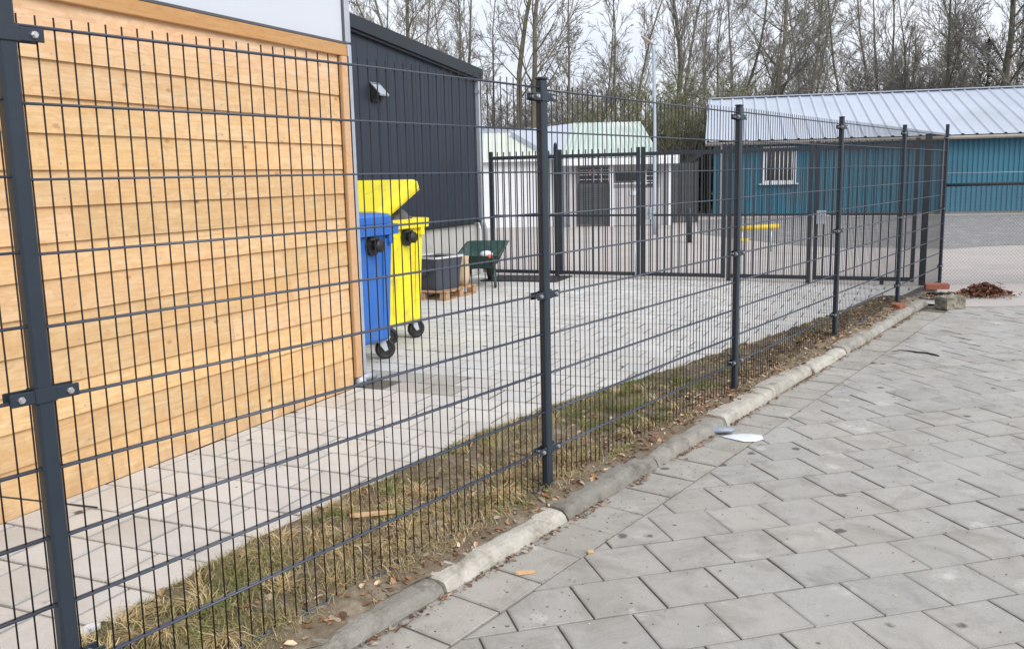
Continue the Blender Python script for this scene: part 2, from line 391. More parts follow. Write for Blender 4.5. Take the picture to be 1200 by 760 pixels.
# street slabs: 0.3 m, half bond, laid at an angle to the kerb; a row of squares along the kerb
random.seed(21)
mb = MB()
SA = math.radians(75.2); SX = Vector((math.sin(SA), math.cos(SA), 0)); SY = Vector((-SX.y, SX.x, 0))
S0 = Vector((1.389, 3.22, 0)); Q = .302
BN = -1.978
for j in range(-22, 40):
    for i in range(-34, 44):
        o = S0 + SX*((i + (.5 if j % 2 else 0))*Q) + SY*(j*Q)
        if not (-1.2 < o.y < 11.9 and -4 < o.x < 12.5): continue
        poly = [o, o+SX*Q, o+SX*Q+SY*Q, o+SY*Q]
        poly = clip(poly, TN(0, BN), FN)
        if len(poly) > 2: poly = clip(poly, Vector((0, 11.3, 0)), Vector((-.05, -1, 0)).normalized())
        if len(poly) < 3 or area(poly) < .003: continue
        t = 1 + random.gauss(0, .030); wv = random.gauss(0, .008)
        cz = sum(poly, Vector())/len(poly)
        und = .006*noise.noise(cz*.9)
        slab(mb, poly, ST+und, .0032 + U(0, .0012), (t+wv, t, t-wv), .003, .005)
t = -4.0
while t < 11.4:
    L = .302 + U(-.004, .004); sk = .0
    poly = [TN(t, BN), TN(t+L, BN), TN(t+L+.02, -2.262), TN(t+.02, -2.262)]
    k = 1 + random.gauss(0, .045)
    slab(mb, poly, ST+.004*noise.noise(TN(t, 0)), .0045, (k*1.0, k*.985, k*.96), .004); t += L
pav = mb.build('pavement', M['slab'], fix=True); tag(pav, kind='structure')
# yard tiles
mb = MB(); G = .303
for i in range(-30, 34):
    a = -1.93 + i*G
    if a < -6.5 or a > 7.5: continue
    for j in range(-14, 26):
        b = .86 + (0 if i % 2 == 0 else G/2) + (j-8)*G
        poly = [AB(a, b), AB(a, b+G), AB(a+G, b+G), AB(a+G, b)]
        poly = clip(poly, TN(0, -2.62), -FN)
        if len(poly) > 2: poly = clip(poly, AB(0, -2.70), WN)
        if a < -.32 and len(poly) > 2: poly = clip(poly, AB(0, .02), WN)
        elif a < .05 and b < -.0 : continue
        if len(poly) > 2: poly = clip(poly, AB(7.62, 0), -WU)
        if len(poly) < 3 or area(poly) < .003: continue
        cz = sum(poly, Vector())/len(poly)
        t = 1 + random.gauss(0, .045)
        # a few odd, darker replacement tiles
        wv = random.gauss(0, .008)
        if -.15 < a < .45 and -.35 < b < .62: t *= .66; wv = .02
        slab(mb, poly, .006*noise.noise(cz*.7), .0075, (t+wv, t, t-wv*1.5), .004)
yt = mb.build('yard_paving', M['tile'], fix=True); tag(yt, kind='structure')

# kerb: bed plus one child per stone
random.seed(3)
kb = MB(); kb.add([TN(-5, -2.395, -.066), TN(-5, -2.255, -.066), TN(12, -2.255, -.066), TN(12, -2.395, -.066)], [(0, 1, 2, 3)])
kerb = kb.build('kerb', M['joint'], fix=True); tag(kerb, kind='structure')
joints = [-4.2, -3.2, -2.2, -1.2, -.25, .72, 1.7, 2.66, 3.60, 4.57, 5.57, 6.50, 7.45, 8.40, 9.36, 10.3, 11.2, 11.98]
tones = [.8, .95, .85, .8, .9, .85, .72, 1.32, .66, .78, 1.22, 1.12, 1.25, .9, .95, .85, .8]
for k in range(len(joints)-1):
    a, b2 = joints[k]+U(.006, .013), joints[k+1]-U(.006, .013); rings = []
    n0 = 70; dn, dzk, drot, tiltz = U(-.010, .008), U(-.009, .006), U(-.012, .012), U(-.008, .008)
    if 9 < joints[k]: dn -= .01
    if joints[k] < 5: dzk -= .012
    L_ = b2-a
    for i in range(n0+1):
        t = a + L_*i/n0; ring = []; e = min(t-a, b2-t)
        endc = max(0, .012-e)*.8 + max(0, noise.noise((k*7., t*3, 1)))*max(0, .05-e)*.7
        ch = max(0, noise.noise((t*5.5, k*9., 4))-.12)*.055 + max(0, noise.noise((t*17, k*5., 2))-.15)*.022
        prof = [(-2.405, -.12), (-2.405, -.004), (-2.398, .002), (-2.345, .004), (-2.300-ch*.7, .003), (-2.276-ch, -.003-ch*.15), (-2.263-ch*.5, -.015-ch*.5), (-2.257, -.030-ch*.9), (-2.252, -.052), (-2.249, -.12)]
        for q, (n, z) in enumerate(prof):
            w1 = noise.noise((t*30, n*60, z*60+k))*.0022 + noise.noise((t*9, n*25, k))*.002
            ring.append(TN(t, n + dn + (t-a-L_/2)*drot + (w1 if 1 < q < 9 else 0), z + dzk + (t-a-L_/2)*tiltz + (w1 - endc if 0 < q < 8 else 0)))
        rings.append(ring)
    m_ = MB(); tn = tones[k]*.90; m_.loft(rings, 0, (tn, tn*(.995), tn*.97), False)
    o = m_.build('kerb_stone', M['kerb'], kerb, fix=True)

# verge: earth, grass, leaves
EDGE = [(-6, -2.75), (0, -2.85), (1.2, -3.02), (1.5, -3.06), (1.81, -3.16), (2.36, -3.29), (3.16, -3.36), (4.34, -3.49), (5.43, -3.44), (6.34, -3.33), (8.1, -3.13), (10, -2.98), (11.6, -2.92), (12.6, -2.9)]
def edge_n(t):
    for (a, x), (b, y) in zip(EDGE, EDGE[1:]):
        if a <= t <= b: return x + (y-x)*(t-a)/(b-a)
    return EDGE[-1][1]
def earth_z(t, n):
    e = edge_n(t) + .05*noise.noise((t*3, 1, 0)) + .03*noise.noise((t*9, 4, 0))
    h = .016 + .016*noise.noise((t*4, n*4, 2)) + .010*noise.noise((t*13, n*13, 5)) + .004*noise.noise((t*40, n*40, 5))
    if t > 6.6: h += .045*max(0, noise.noise((t*5, n*6, 9)))*min(1, t-6.6) + .02*max(0, noise.noise((t*14, n*15, 9)))*min(1, t-6.6)
    d = n - e
    h -= max(0, .10-d)*.5 if d < .10 else 0
    d2 = -2.375 - n
    h -= max(0, .09-d2)*.22
    return h
mb = MB(); NT, NN = 520, 30; vs = []
for i in range(NT+1):
    t = -5 + 17.0*i/NT; e = edge_n(t) - .12
    for j in range(NN+1):
        n = e + (-2.345-e)*j/NN; vs.append(TN(t, n + (max(0, noise.noise((t*2.7, 3, 8)))*.07 + .02*noise.noise((t*11, 5, 2)) if j == NN else 0), earth_z(t, n) + (.004 if j == NN else 0)))
mb.add(vs, [(i*(NN+1)+j, (i+1)*(NN+1)+j, (i+1)*(NN+1)+j+1, i*(NN+1)+j+1) for i in range(NT) for j in range(NN)], smooth=True)
for q, p in enumerate(mb.v):
    t = p[0]*FU.x + p[1]*FU.y; n = p[0]*FN.x + p[1]*FN.y
    wet = max(0, min(1, (t-6.2)/1.5))*max(0, min(1, (-2.52-n)/.12)); k = 1 - .55*wet*max(0, min(1, .75+1.2*noise.noise((t*2, n*3, 6)))) - .18*max(0, noise.noise((t*2.2, n*3, 3)))
    mb.c[q] = (k, k, k)
tag(mb.build('verge_earth', M['earth'], fix=True), 'strip of bare brown earth between the yard tiles and the kerb', 'earth', kind='stuff')
random.seed(8)
mb = MB(); cnt = 0
GC = [(.23, .25, .08), (.15, .19, .055), (.40, .32, .15), (.54, .45, .27), (.44, .34, .20), (.32, .27, .13)]
clumps = []
for k in range(800):
    t = U(-1, 11.6) if R_() < .45 else U(1.2, 6.4); e = edge_n(t); f = U(0, 1)**1.25; n = e + .05 + (-2.47-e)*f
    if R_() > .70 + 1.3*noise.noise((t*1.6, n*2.6, 7)) + .6*noise.noise((t*5, n*6, 3)): continue
    clumps.append((t, n, U(.02, .09), noise.noise((t*.9, n*1.2, 20)), U(0, 2*PI)))
for (t0, n0, rad, hue, wind) in clumps:
    for q in range(int(75*(rad/.06)**1.2) if t0 < 7 else 40):
        t = t0 + random.gauss(0, rad); n = n0 + random.gauss(0, rad*.8)
        if not (edge_n(t)+.02 < n < -2.41): continue
        g_ = hue + (.05 if t > 3.2 else -.16) + random.gauss(0, .22)
        c = random.choice(GC[:2]) if g_ > .12 else (GC[5] if g_ > 0 else random.choice(GC[2:]))
        j = U(.7, 1.25); c = tuple(x*j for x in c)
        L = U(.02, .085)*min(1, .45+(n-edge_n(t))*2.2); az = wind + random.gauss(0, 1.3); lean = U(.8, 1.6)
        d = Vector((math.cos(az), math.sin(az), 0)); sd_ = Vector((-d.y, d.x, 0))*U(.0010, .0020)
        p = TN(t, n, earth_z(t, n)-.003); zz = Vector((0, 0, 1))
        p1 = p + (zz*math.cos(lean*.7) + d*math.sin(lean*.7))*L*.55
        a2 = lean*U(1.1, 1.6); p2 = p1 + (zz*math.cos(a2) + d*math.sin(a2))*L*.55
        zf = earth_z(t, n)+.003
        if p2.z < zf: p2.z = zf + U(0, .008)
        mb.add([p-sd_, p+sd_, p1+sd_*.8, p1-sd_*.8, p2], [(0, 1, 2, 3), (3, 2, 4)], 0, c)
for k in range(75):
    t0 = U(1.2, 3.6) if k < 55 else U(3.6, 6.2); e = edge_n(t0); n0 = U(e+.12, -2.52); wind = U(0, 6.28); strw = R_() < .8
    for q in range(random.randint(25, 60)):
        az = wind + random.gauss(0, .8); d = Vector((math.cos(az), math.sin(az), 0)); L = U(.06, .16); sd_ = Vector((-d.y, d.x, 0))*U(.0012, .0024)
        t, n = t0 + random.gauss(0, .018), n0 + random.gauss(0, .018); p = TN(t, n, earth_z(t, n)-.003); hgt = U(.2, .6)
        c = random.choice([(.60, .47, .25), (.66, .54, .33), (.50, .37, .18)] if strw else [(.22, .27, .08), (.17, .22, .06), (.35, .33, .14)]); j = U(.75, 1.15); c = tuple(x*j for x in c)
        p1 = p + Vector((0, 0, 1))*L*hgt*.55 + d*L*.3; p2 = p + Vector((0, 0, 1))*L*hgt*.7 + d*L*.62; p3 = p + Vector((0, 0, max(.006, L*hgt*.3))) + d*L
        mb.add([p-sd_, p+sd_, p1+sd_, p1-sd_, p2+sd_*.7, p2-sd_*.7, p3], [(0, 1, 2, 3), (3, 2, 4, 5), (5, 4, 6)], 0, c)
tag(mb.build('verge_grass', M['grass']), 'patchy green and straw coloured grass along the foot of the mesh fence', 'grass', kind='stuff')
def leafquad(mb, p, L, c, flat=.35):
    az = U(0, 2*PI); rot = Matrix.Rotation(az, 3, 'Z') @ Matrix.Rotation(U(-flat, flat), 3, 'X') @ Matrix.Rotation(U(-flat, flat), 3, 'Y')
    W = L*U(.35, .6); cu = U(.0, .3)*L
    vs = [Vector((-L/2, 0, cu*.5)), Vector((-L*.15, -W/2, cu)), Vector((L*.25, -W*.4, cu*.8)), Vector((L/2, 0, 0)), Vector((L*.2, W*.42, cu*.9)), Vector((-L*.2, W/2, cu)), Vector((0, 0, 0))]
    mb.add([rot @ v + p for v in vs], [(0, 1, 6), (1, 2, 6), (2, 3, 6), (3, 4, 6), (4, 5, 6), (5, 0, 6)], 0, c)
LC = [(.40, .33, .25), (.30, .25, .19), (.27, .13, .07), (.34, .20, .11), (.46, .31, .19), (.20, .10, .06), (.55, .42, .29), (.15, .09, .06)]
random.seed(14)
mb = MB()
for k in range(21000):
    t = U(.5, 11.8); e = edge_n(t)
    n = -2.35 - abs(random.gauss(0, .36))
    if n < e: continue
    if R_() > .62 + .8*noise.noise((t*2.1, n*3, 33)): continue
    c = random.choice(LC); j = U(.7, 1.25)
    leafquad(mb, TN(t, n, earth_z(t, n)+.004), .006 + .05*R_()**4.5, tuple(x*j*1.15 for x in c), U(.2, 1.1))
for k in range(1500):   # in the gutter of the kerb
    t = U(.5, 11.8); n = -2.247 + abs(random.gauss(0, .022))
    if noise.noise((t*2.3, 8, 3)) < -.08 and R_() < .85: continue
    j = U(.6, 1.2); leafquad(mb, TN(t, n, ST+.006), U(.008, .032), tuple(x*j for x in random.choice(LC)))
for k in range(240):   # bits blown over the slabs
    t = U(1.6, 11); n = -2.2 + abs(random.gauss(0, 1.0))
    leafquad(mb, TN(t, n, ST+.004), U(.006, .018), random.choice(LC+[(.62, .55, .45)]))
for k in range(2600):   # grit and crumbs on the slabs, thicker near the kerb
    t = U(1.0, 11.5); n = -2.23 + abs(random.gauss(0, 1)) * (.25 if R_() < .5 else 1.6)
    q = random.choice([(.06, .05, .04), (.10, .085, .065), (.42, .38, .32), (.60, .56, .50), (.22, .17, .12)]); s_ = U(.0015, .0052)
    p = TN(t, n, ST+.002); a = U(0, 6.28); vx = Vector((math.cos(a), math.sin(a), 0))*s_; vy = Vector((-vx.y, vx.x, 0))*U(.5, 1)
    mb.add([p-vx, p-vy, p+vx, p+vy, p+Vector((0, 0, s_*.7))], [(0, 1, 4), (1, 2, 4), (2, 3, 4), (3, 0, 4)], 0, q)
tag(mb.build('fallen_leaves', M['leaf']), 'brown fallen leaves and bark crumbs scattered along the kerb and verge', 'leaves', kind='stuff')

# ------------------------------------------------------------------ mesh fence
NP = 2.53
RZF = math.atan2(FU.y, FU.x)                     # local x along the fence
fence = thing('mesh_fence', 'dark grey double rod mesh fence with square posts along the kerb', 'fence', TN(FT0, FN0), RZF)
def post_mesh(h):
    m_ = MB(); m_.box(0, 0, h/2-.06, 0.050, .042, h+.12, bev=.007); return m_
post_h = {-1: 2.077, 0: 2.08, 1: 2.072, 2: 2.065, 3: 2.075, 4: 2.077, 5: 2.165}
PM = {}; CLM = None
for i in range(-1, 6):
    h = post_h[i]; pb = post_mesh(h)
    p = pb.build('post', M['anthracite'], fence, (i*NP, 0, {1: -.020, 2: -.015, 3: -.006}.get(i, 0)))
    cb = MB(); cb.box(0, 0, h+.005, .054, .046, .012, bev=.004)
    cb.build('cap', M['claddark'], p)
    for zi, z in enumerate((1.99, 1.03, .235)):
        m_ = MB()
        m_.box(0, -.0235, z, .060, .005, .040, bev=.0015); m_.box(0, .0235, z, .060, .005, .040, bev=.0015)
        m_.box(-.0280, 0, z, .005, .042, .040); m_.box(.0280, 0, z, .005, .042, .040)
        for sx in (-1, 1):
            if i == 5 and sx > 0: continue
            m_.box(sx*.062, -.0200, z, .068, .005, .036, bev=.002); m_.box(sx*.062, .0200, z, .068, .005, .036, bev=.002)
            m_.tube([(sx*.068, -.034, z), (sx*.068, .030, z)], .0072, 8, 1, smooth=False)
            m_.tube([(sx*.068, -.0285, z), (sx*.068, -.0225, z)], .010, 6, 1, smooth=False)
        m_.build('clamp', [M['anthracite'], M['bolt']], p, fix=True)
ZT = 2.022
for i in range(-1, 5):
    x0, x1 = i*NP+.036, (i+1)*NP-.036
    m_ = MB(); nv = 50
    for k in range(nv):
        x = x0 + (x1-x0)*(k+.0)/(nv-1); j1, j2 = U(-.0012, .0012), U(-.0012, .0012)
        m_.tube([(x+j1, 0, .0), (x+j2, 0, 1.0), (x+j1, 0, ZT+.030)], .0026, 5)
    pan = m_.build('rod_panel', M['upright_rod'], fence, (0, 0, {0: -.008, 1: -.016, 2: -.010}.get(i, 0)))
    for k in range(11):
        z = ZT - .2*k; m_ = MB(); sag = U(-.002, .002)
        for y in (-.0068, .0068):
            m_.tube([(x0-.012, y, z), ((x0+x1)/2, y, z+sag), (x1+.012, y, z)], .0040, 6)
        m_.build('horizontal_rod', M['rod'], pan)

# ------------------------------------------------------------------ steel bar gates across the yard
GA, GB = Vector((-.33, 15.0, 0)), Vector((5.65, 12.5, 0)); GD = (GB-GA).normalized(); RZG = math.atan2(GD.y, GD.x)
def gate_panel(root, x0, x1, stile0=True, stile1=True, h0=2.0, h1=2.0, low=.04):
    zt, zm, zb = 1.895, .975, .075
    for nm, z, t_ in (('top_rail', zt, .055), ('middle_rail', zm, .032), ('bottom_rail', zb, .055)):
        m_ = MB(); m_.box((x0+x1)/2, 0, z, x1-x0-.05, .04, t_, bev=.004); m_.build(nm, M['gate'], root)
    for on, x, h in ((stile0, x0, h0), (stile1, x1, h1)):
        if on:
            m_ = MB(); m_.box(x, 0, (h+low)/2, .055, .05, h-low, bev=.004); m_.build('upright', M['gate'], root)
    n = max(2, round((x1-x0)/.108)); 
    for k in range(1, n):
        x = x0 + (x1-x0)*k/n
        m_ = MB(); m_.box(x, 0, (1.99+zb+.01)/2, .017, .017, 1.99-zb-.01, bev=.002); m_.build('bar', M['gate'], root)
def gate(name, label, cat, s0, s1, group=None, **k):
    t_ = thing(name, label, cat, GA + GD*s0, RZG, group); gate_panel(t_, 0, s1-s0, **k); return t_
g0 = gate('bar_fence', 'narrow fixed bar fence bay beside the dark building corner', 'fence', .055, 1.16, h1=2.05, low=-.06)
m_ = MB(); m_.tube([(1.105, 0, 2.05), (1.105, 0, 2.085), (1.105, 0, 2.11)], [.026, .03, .012], 10); m_.build('post_cap', M['gate'], g0)
g1 = gate('gate_leaf', 'dark bar gate leaf with drop bolt nearer the wheelbarrow, in front of the white shed', 'gate', 1.235, 2.49, 'leaves of the double yard gate')
m_ = MB(); m_.box(1.225, -.035, .33, .022, .016, .52, bev=.003); m_.tube([(1.225, -.046, .62), (1.225, -.046, -.02)], .009, 8); m_.build('drop_bolt', M['zinc'], g1)
g2 = gate('gate_leaf', 'dark bar gate leaf with lock box, in front of the lamp post and dark bollard', 'gate', 2.575, 3.79, 'leaves of the double yard gate')
m_ = MB(); m_.box(.10, -.03, 1.0, .12, .045, .18, bev=.006); m_.tube([(.10, -.05, 1.02), (.10, -.085, 1.02), (.20, -.085, 1.02)], .008, 8); m_.build('lock_box', M['zinc'], g2)
g3 = gate('bar_fence', 'fixed bar fence bay between two posts before the blue building window', 'fence', 3.875, 5.0, low=-.06)
m_ = MB(); m_.box(1.125, 0, -.006, .14, .14, .012); m_.build('foot_plate', M['gate'], g3)
g4 = gate('gate_leaf', 'single pedestrian bar gate with grey lock box beside the fence corner', 'gate', 5.085, 6.37)
m_ = MB(); m_.box(.075, -.035, .935, .13, .06, .19, bev=.006); m_.tube([(.08, -.06, .96), (.08, -.10, .96), (.19, -.10, .96)], .009, 8); m_.build('lock_box', M['zinc'], g4)
m_ = MB(); m_.box(.90, -.02, .0, .05, .04, .12, bev=.004); m_.box(.90, -.04, .02, .03, .02, .09); m_.build('floor_bolt', M['gate'], g4)
gp = MB(); gp.box(0, 0, .98, .085, .085, 2.1, bev=.006); gp.box(0, 0, 2.035, .094, .094, .016, bev=.005)
o = gp.build('gate_post', M['gate']); o.location = GA + GD*6.50; o.rotation_euler = (0, 0, RZG)
tag(o, 'thick square steel gate post by the corner of the mesh fence', 'post')

# chain link fence to the right of the corner
clf = thing('chain_link_fence', 'silver chain link fence under a dark top rail, right of the corner post', 'fence', (6.03, 12.80, 0))
m_ = MB(); m_.tube([(.03, 0, 1.352), (4.9, 0, 1.36)], .024, 10); m_.build('top_rail', M['gate'], clf)
m_ = MB(); m_.tube([(.0, 0, 1.515), (2.5, 0, 1.505), (4.9, 0, 1.515)], .004, 5); m_.build('tension_wire', M['zinc'], clf)
m_ = MB(); m_.box(4.95, 0, .75, .06, .06, 1.62, bev=.005); m_.build('post', M['gate'], clf)
m_ = MB(); wv = .025; hh = 1.38; nz = int(hh/wv)
for i in range(int(4.88/(2*wv))):
    x = .03 + i*2*wv; pts = []
    for k in range(nz+1): pts.append((x + (wv if k % 2 else -wv)*1.02, .003 if k % 2 else -.003, -.04 + k*wv))
    m_.tube(pts, .0046, 3, cap=False)
m_.build('wire_mesh', M['wire'], clf)

# ------------------------------------------------------------------ timber clad building
RZW = math.atan2(WU.y, WU.x)                      # local x along the wall (away), local -y towards the yard
tb = thing('timber_building', 'building clad in fresh honey coloured pine boards behind the mesh fence', 'building', WC, RZW)
# local frame: x = a, y = -b
random.seed(31)
X0 = -8.0
m_ = MB(); courses = []
z = .075; k = 0
while z < 2.32: courses.append(z); z += .1795
for k, z in enumerate(courses):
    zz1 = min(z + .1795, 2.50); x = X0 + U(0, 1.5) - 1.5
    segs = []
    while x < -.13:
        L = U(2.6, 4.4); segs.append((max(x, X0), min(x+L, -.128))); x += L
    for (a, b) in segs:
        if b <= a: continue
        v = U(.86, 1.06); c = (v, v*U(.90, 1.0), R_())
        prof = [(-.026, z-.012), (-.008, zz1), (.01, zz1), (.01, z-.012)]
        n = 24; rings = []
        for i in range(n+1):
            xx = a + .0015 + (b-a-.003)*i/n; wb = noise.noise((xx*1.3, k*5., 0))*.0025
            rings.append([Vector((xx, y + (wb if q < 2 else 0), zq + wb*.8)) for q, (y, zq) in enumerate(prof)])
        m_.loft(rings, 0, c)
v = 1.06; m_.box((X0-.128)/2, -.010, 2.4075, -.128-X0, .016, .190, c=(1.05, 1.15, .3))
m_.build('board_cladding', M['wood'], tb, fix=True)
m_ = MB()
for k, z in enumerate(courses):
    for q in range(13):
        xx = -.22 - q*.6 + U(-.008, .008); zz = z + .022 + U(-.004, .004)
        m_.tube([(xx, -.0275, zz), (xx, -.020, zz)], .0042, 6, smooth=False)
m_.build('nail_heads', M['zinc'], tb)
m_ = MB(); m_.box((X0-.128)/2, -.012, .034, -.131-X0, .03, .066, c=(1.02, 1., .5), bev=.003); m_.build('base_board', M['wood'], tb)
m_ = MB(); m_.box((X0-.05)/2, -.022, 2.545, -.05-X0, .055, .085, c=(1, 1, .7), bev=.004); m_.build('top_batten', M['batten'], tb)
m_ = MB(); m_.box(-.085, -.022, 1.29, .078, .062, 2.42, c=(1.12, 1.25, .2), bev=.004); m_.box(-.127, -.018, 1.29, .010, .05, 2.42, c=(.75, .7, .2)); m_.build('corner_post', M['trimwood'], tb)
m_ = MB(); m_.box(-.021, -.02, 1.34, .045, .07, 2.50, bev=.003); m_.build('corner_profile', M['zinc'], tb)
m_ = MB(); m_.tube([(-.055, -.028, .0), (-.055, -.028, .075)], .048, 16); m_.tube([(-.055, -.028, .06), (.05, -.04, .055), (.16, -.02, .04)], .030, 12); m_.build('pipe_shoe', M['zinc'], tb, fix=True)
m_ = MB(); m_.box((X0-.06)/2, -.006, 3.32, -.062-X0, .03, 1.44); m_.build('white_panel', M['white'], tb)
m_ = MB(); m_.box((X0-.06)/2, -.012, 2.598, -.05-X0, .075, .016); m_.box(-.052, -.012, 3.32, .016, .05, 1.44); m_.build('flashing', M['trimdark'], tb)
m_ = MB(); m_.box(-.005, -.006, 3.33, .070, .06, 1.44, bev=.004); m_.build('downpipe', M['zinc'], tb)
m_ = MB(); m_.box(X0/2, 1.55, 2.02, -X0-.02, 3.06, 4.0); m_.build('rear_wall', M['white'], tb)
m_ = MB(); m_.box(X0/2, 1.5, 4.075, -X0+.3, 3.5, .11, bev=.01); m_.build('roof', M['trimdark'], tb)

# thin rod leaning on the boards
def gpt(x, y, z=0):
    v = Vector(((x-600)/CF, -(y-380)/CF, 1)); d = r2*v.x + u2*v.y + fw*v.z
    t = (z-CH)/d.z; return Vector((0, 0, CH)) + d*t
p0 = gpt(114, 594, .008); m_ = MB(); e1 = AB(-3.62, .0, .36)
e1 = p0 + (e1-p0)*1.0 + WN*.035
m_.tube([p0, p0.lerp(e1, .5)+Vector((0, 0, -.006)), e1], .0045, 6)
o = m_.build('thin_rod', M['gate']); tag(o, 'thin dark rod leaning from the tiles against the pine boards', 'rod')

# ------------------------------------------------------------------ dark clad building
DC = Vector((-.423, 15.5, 0)) - WU*.16                     # its far corner
db = thing('dark_building', 'lean-to building clad in dark anthracite sheet with a pale grey plinth', 'building', DC, RZW)
DL = 9.0; zr = lambda x: 3.19 + .088*(-x)
m_ = MB(); pitch = .245; x = -DL
prof = [(-DL, .862)]; 
nseam = int(DL/pitch)
for i in range(nseam):
    xa = -DL + i*DL/nseam; xb = -DL + (i+1)*DL/nseam - .012; xc = xb + .012
    za, zb2, zc = zr(xa), zr(xb), zr(xc)
    m_.add([(xa, 0, .862), (xb, 0, .862), (xb, 0, zb2), (xa, 0, za)], [(0, 1, 2, 3)])
    m_.add([(xb, 0, .862), (xb, .0025, .862), (xb, .0025, zb2), (xb, 0, zb2)], [(0, 1, 2, 3)])
    m_.add([(xb, .0025, .862), (xc, .0025, .862), (xc, .0025, zc), (xb, .0025, zb2)], [(0, 1, 2, 3)])
    m_.add([(xc, .0025, .862), (xc, 0, .862), (xc, 0, zc), (xc, .0025, zc)], [(0, 1, 2, 3)])
m_.prism([(-DL, .862), (0, .862), (0, zr(0)-.01), (-DL, zr(-DL)-.01)], .016, 5.)
m_.build('cladding', M['clad'], db, fix=True)
m_ = MB(); m_.box(-DL/2, 2.515, .41, DL-.03, 4.97, .86); 
for i in range(8): m_.box(-DL+.6+i*1.2, .0285, .42, .006, .006, .84)
m_.build('plinth', M['plinth'], db)
m_ = MB(); m_.box(-DL/2, -.012, .872, DL+.01, .05, .03); m_.build('plinth_flashing', M['claddark'], db)
m_ = MB(); m_.prism([(-DL, zr(-DL)-.02), (.05, zr(.05)-.02), (.05, zr(.05)+.15), (-DL, zr(-DL)+.15)], -.09, 5.1); m_.build('roof', M['claddark'], db, fix=True)
m_ = MB(); m_.prism([(-DL, zr(-DL)-.055), (.02, zr(.02)-.055), (.02, zr(.02)-.02), (-DL, zr(-DL)-.02)], -.055, 0); m_.build('roof_trim', M['claddark'], db, fix=True)
m_ = MB(); m_.box(-.02, -.03, 2.05, .10, .07, 2.32, bev=.006); m_.box(-.02, -.03, 2.98, .13, .10, .05); 
m_.tube([(-.02, -.03, .92), (-.0, -.05, .80), (.03, -.06, .72), (.03, -.06, .02)], .048, 12)
m_.build('downpipe', M['zinc'], db, fix=True)
m_ = MB(); vx, vz = -3.13, 2.74
m_.box(vx, -.02, vz, .20, .04, .24, mi=1)
m_.add([(vx-.11, -.02, vz+.13), (vx+.11, -.02, vz+.13), (vx+.11, -.17, vz-.03), (vx-.11, -.17, vz-.03), (vx-.11, -.02, vz+.10), (vx+.11, -.02, vz+.10), (vx+.11, -.16, vz-.05), (vx-.11, -.16, vz-.05)], [(0, 1, 2, 3), (7, 6, 5, 4), (3, 2, 6, 7), (0, 3, 7, 4), (1, 5, 6, 2)])
m_.add([(vx-.11, -.02, vz+.12), (vx-.11, -.16, vz-.03), (vx-.11, -.02, vz-.12)], [(0, 1, 2)], 1); m_.add([(vx+.11, -.02, vz+.12), (vx+.11, -.16, vz-.03), (vx+.11, -.02, vz-.12)], [(0, 2, 1)], 0)
m_.build('vent_hood', [M['zinc'], M['black']], db, fix=True)

